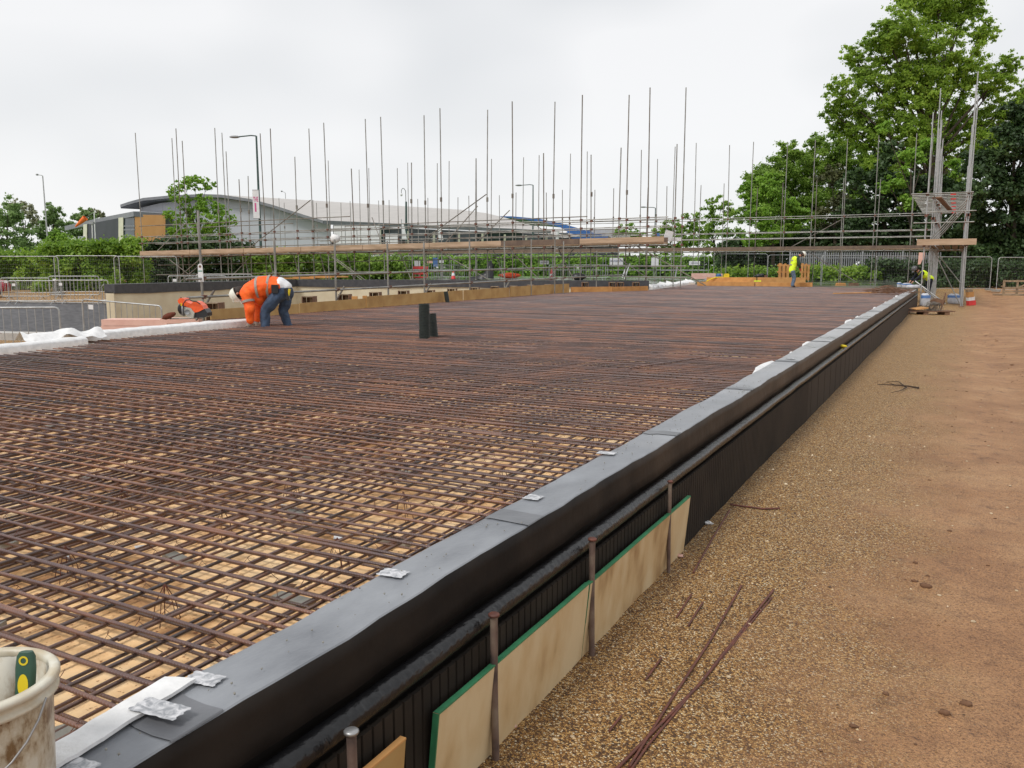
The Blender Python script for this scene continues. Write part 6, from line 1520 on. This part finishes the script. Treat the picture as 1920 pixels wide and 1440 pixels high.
for k in range(26):
    r = .16+random.uniform(-.025, .03); c = (.22+random.uniform(-.14, .14), random.uniform(-.18, .18), .27+random.uniform(-.03, .03)); mb.path([(c[0]+r*math.cos(a)*.9, c[1]+.06*math.sin(a*2+k), c[2]+r*math.sin(a)*.8) for a in [2*math.pi*j/18 for j in range(18)]], .006, 4, closed=True)
mb.build('wire_coil', M['tube_old'], t, local=True)
mb = MB(); mb.box((-.25, 0, .21), (.42, .55, .03), M=Matrix.Rotation(-.12, 4, 'Y')); mb.build('orange_board', M['timber'], t, local=True)
mb = MB(); mb.path([(-1.05, -.1, .25), (-.4, -.05, .17)], .02, 5); mb.path([(.55, .1, .1), (.68, .1, .72)], .02, 6); mb.build('bar', M['timber_dark'], t, local=True)
for k, (x0, y0, x1, y1, lab) in enumerate(((1716, 527, 1772, 567, 'grey scaffold tube leaning from the wall end to the ground, upper one'), (1718, 533, 1765, 566, 'grey scaffold tube leaning from the wall end to the ground, lower one'))):
    a = atd(x0, y0, 36.5); b = atz(x1, y1+2, .03); mb = MB(); mb.path([a, b], .028, 8); mb.path([b, b+(b-a)*.01], .020, 8); tag(mb.build('leaning_tube', M['galv']), lab, 'tube', 'tubes leaning off the wall end')
p = atz(1757, 572, 0); t = thing('soil_heap', 'small dark heap of soil and grass under the leaning tubes', 'heap', (p.x, p.y, 0)); mb = MB(); mb.ball(p+Vector((0, 0, .1)), (.3, .25, .16), 12, jit=.25); mb.build('heap', M['mud'], t)

# ================================================================ red car at the left edge
p = LF(-26.9, 43.2, 0); t = thing('parked_car', 'red car half hidden behind barriers at the left picture edge', 'car', (p.x, p.y, gz(p.x, p.y)), YAW+.15)
mb = MB(); pr = [(-3.9, .3), (-3.9, .8), (-3.3, .92), (-2.6, 1.42), (-1.1, 1.45), (-.35, .98), (.45, .86), (.62, .66), (.6, .3)]
n = len(pr); vs = []
for y, s in ((-.82, .9), (-.86, 1), (.86, 1), (.82, .9)): vs += [((x+1.6)*(.985 if s < 1 else 1)-1.6, y*(1 if z < 1 else .8), z) for x, z in pr]
mb.add(vs, [tuple(range(n))[::-1], tuple(range(3*n, 4*n))]+[(k*n+i, k*n+(i+1) % n, (k+1)*n+(i+1) % n, (k+1)*n+i) for k in range(3) for i in range(n)], 0, True); mb.build('body', M['redcar'], t, local=True)
mb = MB(); mb.add([(-3.1, -.80, .98), (-.6, -.80, .98), (-1.2, -.715, 1.36), (-2.5, -.715, 1.36)], [(0, 1, 2, 3)]); mb.build('side_window', M['glass'], t, local=True)
mb = MB(); mb.add([(-.42, -.66, .99), (-.42, .66, .99), (-1.05, .6, 1.42), (-1.05, -.6, 1.42)], [(0, 1, 2, 3)]); mb.build('windscreen', M['glass'], t, local=True)
for x in (-3.1, -.2):
    for y in (-.84, .84):
        mb = MB(); mb.lathe([(.0001, -.09), (.30, -.1), (.32, -.06), (.32, .06), (.30, .1), (.0001, .09)], (x, y, .32), 20, M=Matrix.Rotation(math.pi/2, 4, 'X')); o = mb.build('wheel', M['tyre'], t, local=True)
        mb = MB(); mb.lathe([(.0001, -.112), (.20, -.105)], (x, y*1.0, .32), 12, M=Matrix.Rotation(math.pi/2, 4, 'X')); mb.build('rim', M['steel'], o, local=True)
mb = MB(); mb.box((.5, -.62, .7), (.2, .3, .14)); mb.build('headlight', M['glass'], t, local=True)

# ================================================================ foreground: bucket, scrap bars, branch, clods
bc = Vector((-1.468, .772, 0)); z0 = .672; H_ = .21; r0, r1 = .108, .122
bu = thing('bucket', 'dirty white plastic bucket of tools at the bottom left corner', 'bucket', (bc.x, bc.y, z0))
def bucketmat():
    m, n, l, b = nodes('dirty white plastic'); tcn = n.new('ShaderNodeTexCoord'); mpn = n.new('ShaderNodeMapping'); mpn.inputs['Scale'].default_value = (1, 1, .55); l.new(tcn.outputs['Object'], mpn.inputs[0])
    t_ = n.new('ShaderNodeTexNoise'); t_.inputs['Scale'].default_value = 22; t_.inputs['Detail'].default_value = 8; t_.inputs['Roughness'].default_value = .65; l.new(mpn.outputs[0], t_.inputs['Vector'])
    r = n.new('ShaderNodeValToRGB'); e = r.color_ramp.elements; e[0].position = .36; e[0].color = (.20, .12, .055, 1); e[1].position = .58; e[1].color = (.60, .57, .48, 1); q = e.new(.46); q.color = (.47, .40, .29, 1)
    l.new(t_.outputs[0], r.inputs[0]); l.new(r.outputs[0], b.inputs['Base Color']); b.inputs['Roughness'].default_value = .42; return m
M['bucket'] = bucketmat(); M['bucket_rim'] = pm('bucket rim', (.66,.64,.55), (.48,.40,.27), 18, .4)
mb = MB(); mb.lathe([(.0001, 0), (r0, 0), (r0+.003, .01), (r1-.004, H_-.035), (r1-.004, H_), (r1-.008, H_), (r0-.006, .008), (.0001, .006)], (bc.x, bc.y, z0), 48); mb.build('body', M['bucket'], bu)
mb = MB(); mb.lathe([(r1-.005, H_-.034), (r1+.006, H_-.032), (r1+.006, H_-.026), (r1, H_-.023), (r1+.001, H_-.012), (r1+.009, H_-.009), (r1+.009, H_-.001), (r1+.004, H_+.003), (r1-.008, H_+.002), (r1-.009, H_-.01)], (bc.x, bc.y, z0), 56); mb.build('rim', M['bucket_rim'], bu)
hp = []
for k in range(15):
    a = math.pi*k/14; x = math.cos(a); hp.append(bc+LF(x*(r1+.012), -.02-math.sin(a)*.10, z0+H_-.02-math.sin(a)*.13))
mb = MB(); mb.path(hp, .0022, 6); mb.build('wire_handle', M['steel'], bu)
# trowel in the bucket
def at_b(px, py, dz, f=0): 
    p = atz(px, py, z0+H_+dz); return p
T0 = atz(60, 1224, z0+H_+.045); T0 = T0
tr_ = thing('trowel', 'green handled trowel with a yellow oval grip standing in the bucket', 'trowel', (T0.x, T0.y, z0))
mb = MB(); top_ = Vector((-1.440, .848, z0+H_+.028)); bot = Vector((-1.430, .822, z0+.05)); ax = (bot-top_).normalized(); xr_ = LF(1, 0); nr = ax.cross(xr_).normalized()
pr = [(0, .011), (.008, .0155), (.03, .0175), (.06, .0165), (.09, .0175), (.12, .014)]
vs = []
for s, w in pr:
    for u, v in ((-1, -.4), (-.6, -1), (.6, -1), (1, -.4), (1, .4), (.6, 1), (-.6, 1), (-1, .4)): vs.append(top_+ax*s+xr_*w*u+nr*.008*v)
mb.add(vs, [(i*8+j, i*8+(j+1) % 8, (i+1)*8+(j+1) % 8, (i+1)*8+j) for i in range(len(pr)-1) for j in range(8)], 0, True); mb.add(vs[:8], [tuple(range(8))[::-1]])
mb.build('handle', pm('green rubber', (.035,.10,.065), rough=.5), tr_)
cd = (Vector((0, 0, EYE))-top_).normalized(); sg_ = -1 if nr.dot(cd) < 0 else 1
def ov_(s, w, h, lift, nm, mt, inner=0):
    mb = MB(); c = top_+ax*s+nr*sg_*(.0082+lift); n = 22
    vs = [c+xr_*w*math.cos(2*math.pi*k/n)+ax*h*math.sin(2*math.pi*k/n) for k in range(n)]+[c+xr_*w*inner*math.cos(2*math.pi*k/n)+ax*h*inner*math.sin(2*math.pi*k/n) for k in range(n)] if inner else [c+xr_*w*math.cos(2*math.pi*k/n)+ax*h*math.sin(2*math.pi*k/n) for k in range(n)]
    mb.add(vs, [(k, (k+1) % n, (k+1) % n+n, k+n) for k in range(n)] if inner else [tuple(range(n))]); mb.build(nm, M[mt], tr_)
ov_(.058, .0095, .020, .0006, 'grip_oval', 'yellowplastic'); ov_(.014, .0085, .0085, .0006, 'hanging_ring', 'yellowplastic', .6)
mb = MB(); mb.box(bot+Vector((0, 0, -.02)), (.05, .003, .09), rz=YAW); mb.build('blade', M['steel'], tr_)
t = thing('scraper', 'grey scraper blade leaning inside the bucket beside the trowel', 'scraper', (bc.x, bc.y, z0)); mb = MB(); mb.box((bc.x-.0, bc.y-.02, z0+H_-.055), (.05, .010, .10), M=Matrix.Rotation(YAW, 4, 'Z') @ Matrix.Rotation(.2, 4, 'X')); mb.build('blade', pm('blue grey steel', (.16,.18,.21), (.12,.13,.15), 20, .5), t)
mb = MB(); mb.path([(bc.x-.075, bc.y+.04, z0+.05), (bc.x-.065, bc.y+.045, z0+H_+.05)], .014, 8); mb.build('handle', M['black'], t)
# rusty bars dropped on the gravel
for pts, r, lab in [([(1450, 1106), (1310, 1288), (1160, 1440), (1090, 1500)], .0062, 'longest dark red bar lying on the gravel, running off the bottom of the picture'),
                    ([(1447, 1120), (1330, 1262), (1215, 1400), (1180, 1450)], .0045, 'long bar lying beside the longest one on the gravel'),
                    ([(1390, 1100), (1330, 1205), (1255, 1320), (1180, 1440)], .0055, 'bar lying left of the longest pair on the gravel'),
                    ([(1368, 963), (1335, 1015), (1300, 1075)], .0052, 'dark bar on the gravel nearest the end of the green edged board'),
                    ([(1296, 1118), (1268, 1160)], .0045, 'short bar stub on the gravel, upper left one'),
                    ([(1318, 1130), (1290, 1176)], .0045, 'short bar stub on the gravel, right of the upper left one'),
                    ([(1240, 1235), (1210, 1278)], .0045, 'short dark stub of bar halfway down the gravel'),
                    ([(1165, 1345), (1142, 1372)], .0045, 'tiny bar stub on the gravel close to the wooden boards'),
                    ([(1368, 953), (1430, 958), (1462, 957)], .006, 'thin dark bar lying crosswise on the gravel near the wall')]:
    P3 = []
    for x, y in pts: q = atz(x, y, 0); P3.append((q.x, q.y, gz(q.x, q.y)+r*.8+.003))
    mb = MB(); mb.path(P3, r, 8); tag(mb.build('steel_bar', M['scrap']), lab, 'steel bar', 'rusty bars dropped on the gravel')
mb = MB(); 
def bp_(l): return [(atz(x, y, 0)+Vector((0, 0, .012+.012*(k % 2)))) for k, (x, y) in enumerate(l)]
mb.path(bp_([(1723, 729), (1700, 727), (1672, 723), (1645, 724)]), [.014, .010, .007, .004], 6); mb.path(bp_([(1698, 727), (1685, 719), (1662, 717)]), [.009, .006, .003], 5); mb.path(bp_([(1700, 728), (1688, 736), (1670, 738)]), [.008, .005, .003], 5); mb.path(bp_([(1680, 724), (1664, 720), (1655, 722)]), [.005, .003, .002], 5)
tag(mb.build('fallen_branch', M['twig']), 'dark forked fallen branch lying on the gravel', 'branch')
for k, (px, py, s, lab) in enumerate([(1810, 1322, .014, 'dark clod of soil right below the middle of the track'), (1770, 1340, .014, 'flat dark clod left of the rounder one'), (1735, 1100, .018, 'long low clod on the track beside a smaller one'), (1715, 1090, .011, 'smaller clod touching the long low one'),
                                 (1660, 1302, .009, 'small clod between gravel and track near the bottom'), (1716, 1058, .009, 'small clod above the long low one'), (1600, 1362, .010, 'clod at the gravel edge near the bottom of the picture')]):
    p = atz(px, py, 0); mb = MB(); mb.ball((p.x, p.y, gz(p.x, p.y)+s*.35), (s*1.5, s, s*.75), 10, jit=.3); tag(mb.build('soil_clod', M['mud']), lab, 'clod', 'clods of soil on the track')
for px, py, lab, mt, sc_ in ((1326, 988, 'crumpled white scrap of plastic at the foot of the black wall', 'white', .02), (1275, 1048, 'pale pink flake beside the foot of the farthest pin', 'pink', .014), (1580, 651, 'yellow tape scrap on the black wall ledge', 'yellowplastic', .035), (962, 1368, 'pale pink pebble beside the green edged board', 'pink', .010)):
    p = atX(px, py, -1.29) if px == 1580 else atz(px, py, 0); z = p.z if px == 1580 else gz(p.x, p.y)
    mb = MB(); mb.ball((p.x, p.y, z+sc_*.4), (sc_*1.6, sc_, sc_*.6), 9, jit=.4); tag(mb.build('scrap_piece', M[mt]), lab, 'scrap')

# debris under the steel: pale scraps of paper and leaf litter on the deck
db = MB()
for k in range(240):
    y = random.uniform(.8, 9); x = random.uniform(-8.5, -1.8); a = random.random()*6; s = random.uniform(.008, .035); z = ZB+.004
    db.add([(x+s*math.cos(a+j*1.57)*random.uniform(.6, 1.3), y+s*math.sin(a+j*1.57)*random.uniform(.5, 1.2), z+random.uniform(0, .012)) for j in range(4)], [(0, 1, 2, 3)], 0 if random.random() < .75 else 1)
tag(db.build('litter', [M['mud'], M['whitepaint']]), 'dead leaves and pale scraps lying on the tan deck under the bars', 'litter', kind='stuff')
# a few loose bars laid askew on the mat
for k, (x0, y0, x1, y1, lab) in enumerate([(500, 800, 830, 842, 'loose bar lying slightly askew on the steel mat in front of the ducts'), (1180, 690, 1330, 668, 'loose bar askew on the steel mat near the black wall'), (560, 1010, 860, 1075, 'loose bar lying askew on the near part of the steel mat')]):
    a = atz(x0, y0, .612); b_ = atz(x1, y1, .612); mb = MB(); mb.path([a, a.lerp(b_, .5)+Vector((.01, .01, 0)), b_], .0062, 7); tag(mb.build('loose_bar', M['rebar']), lab, 'steel bar', 'loose bars on the mat')

pb_ = MB()
for k in range(150):
    y = random.uniform(1.9, 14); x = random.uniform(-1.1, 2.6+y*.05); r = random.uniform(.004, .010)
    pb_.ball((x, y, gz(x, y)+r*.25), (r*1.3, r, r*.7), 6, jit=.25)
tag(pb_.build('pale_stones', pm('pale stone', (.58,.46,.31), (.40,.30,.19), 30, .8, world=True)), 'larger pale stones scattered over gravel and track', 'stones', kind='stuff')
for o in list(C.objects):
    if o.parent is None and o.name.split('.')[0] in ('upstand_wall','pit_wall','basement_wall','earth_bank','hedge','undergrowth','palisade_fence','orange_timber','box_out','wall'): o['kind'] = 'thing'
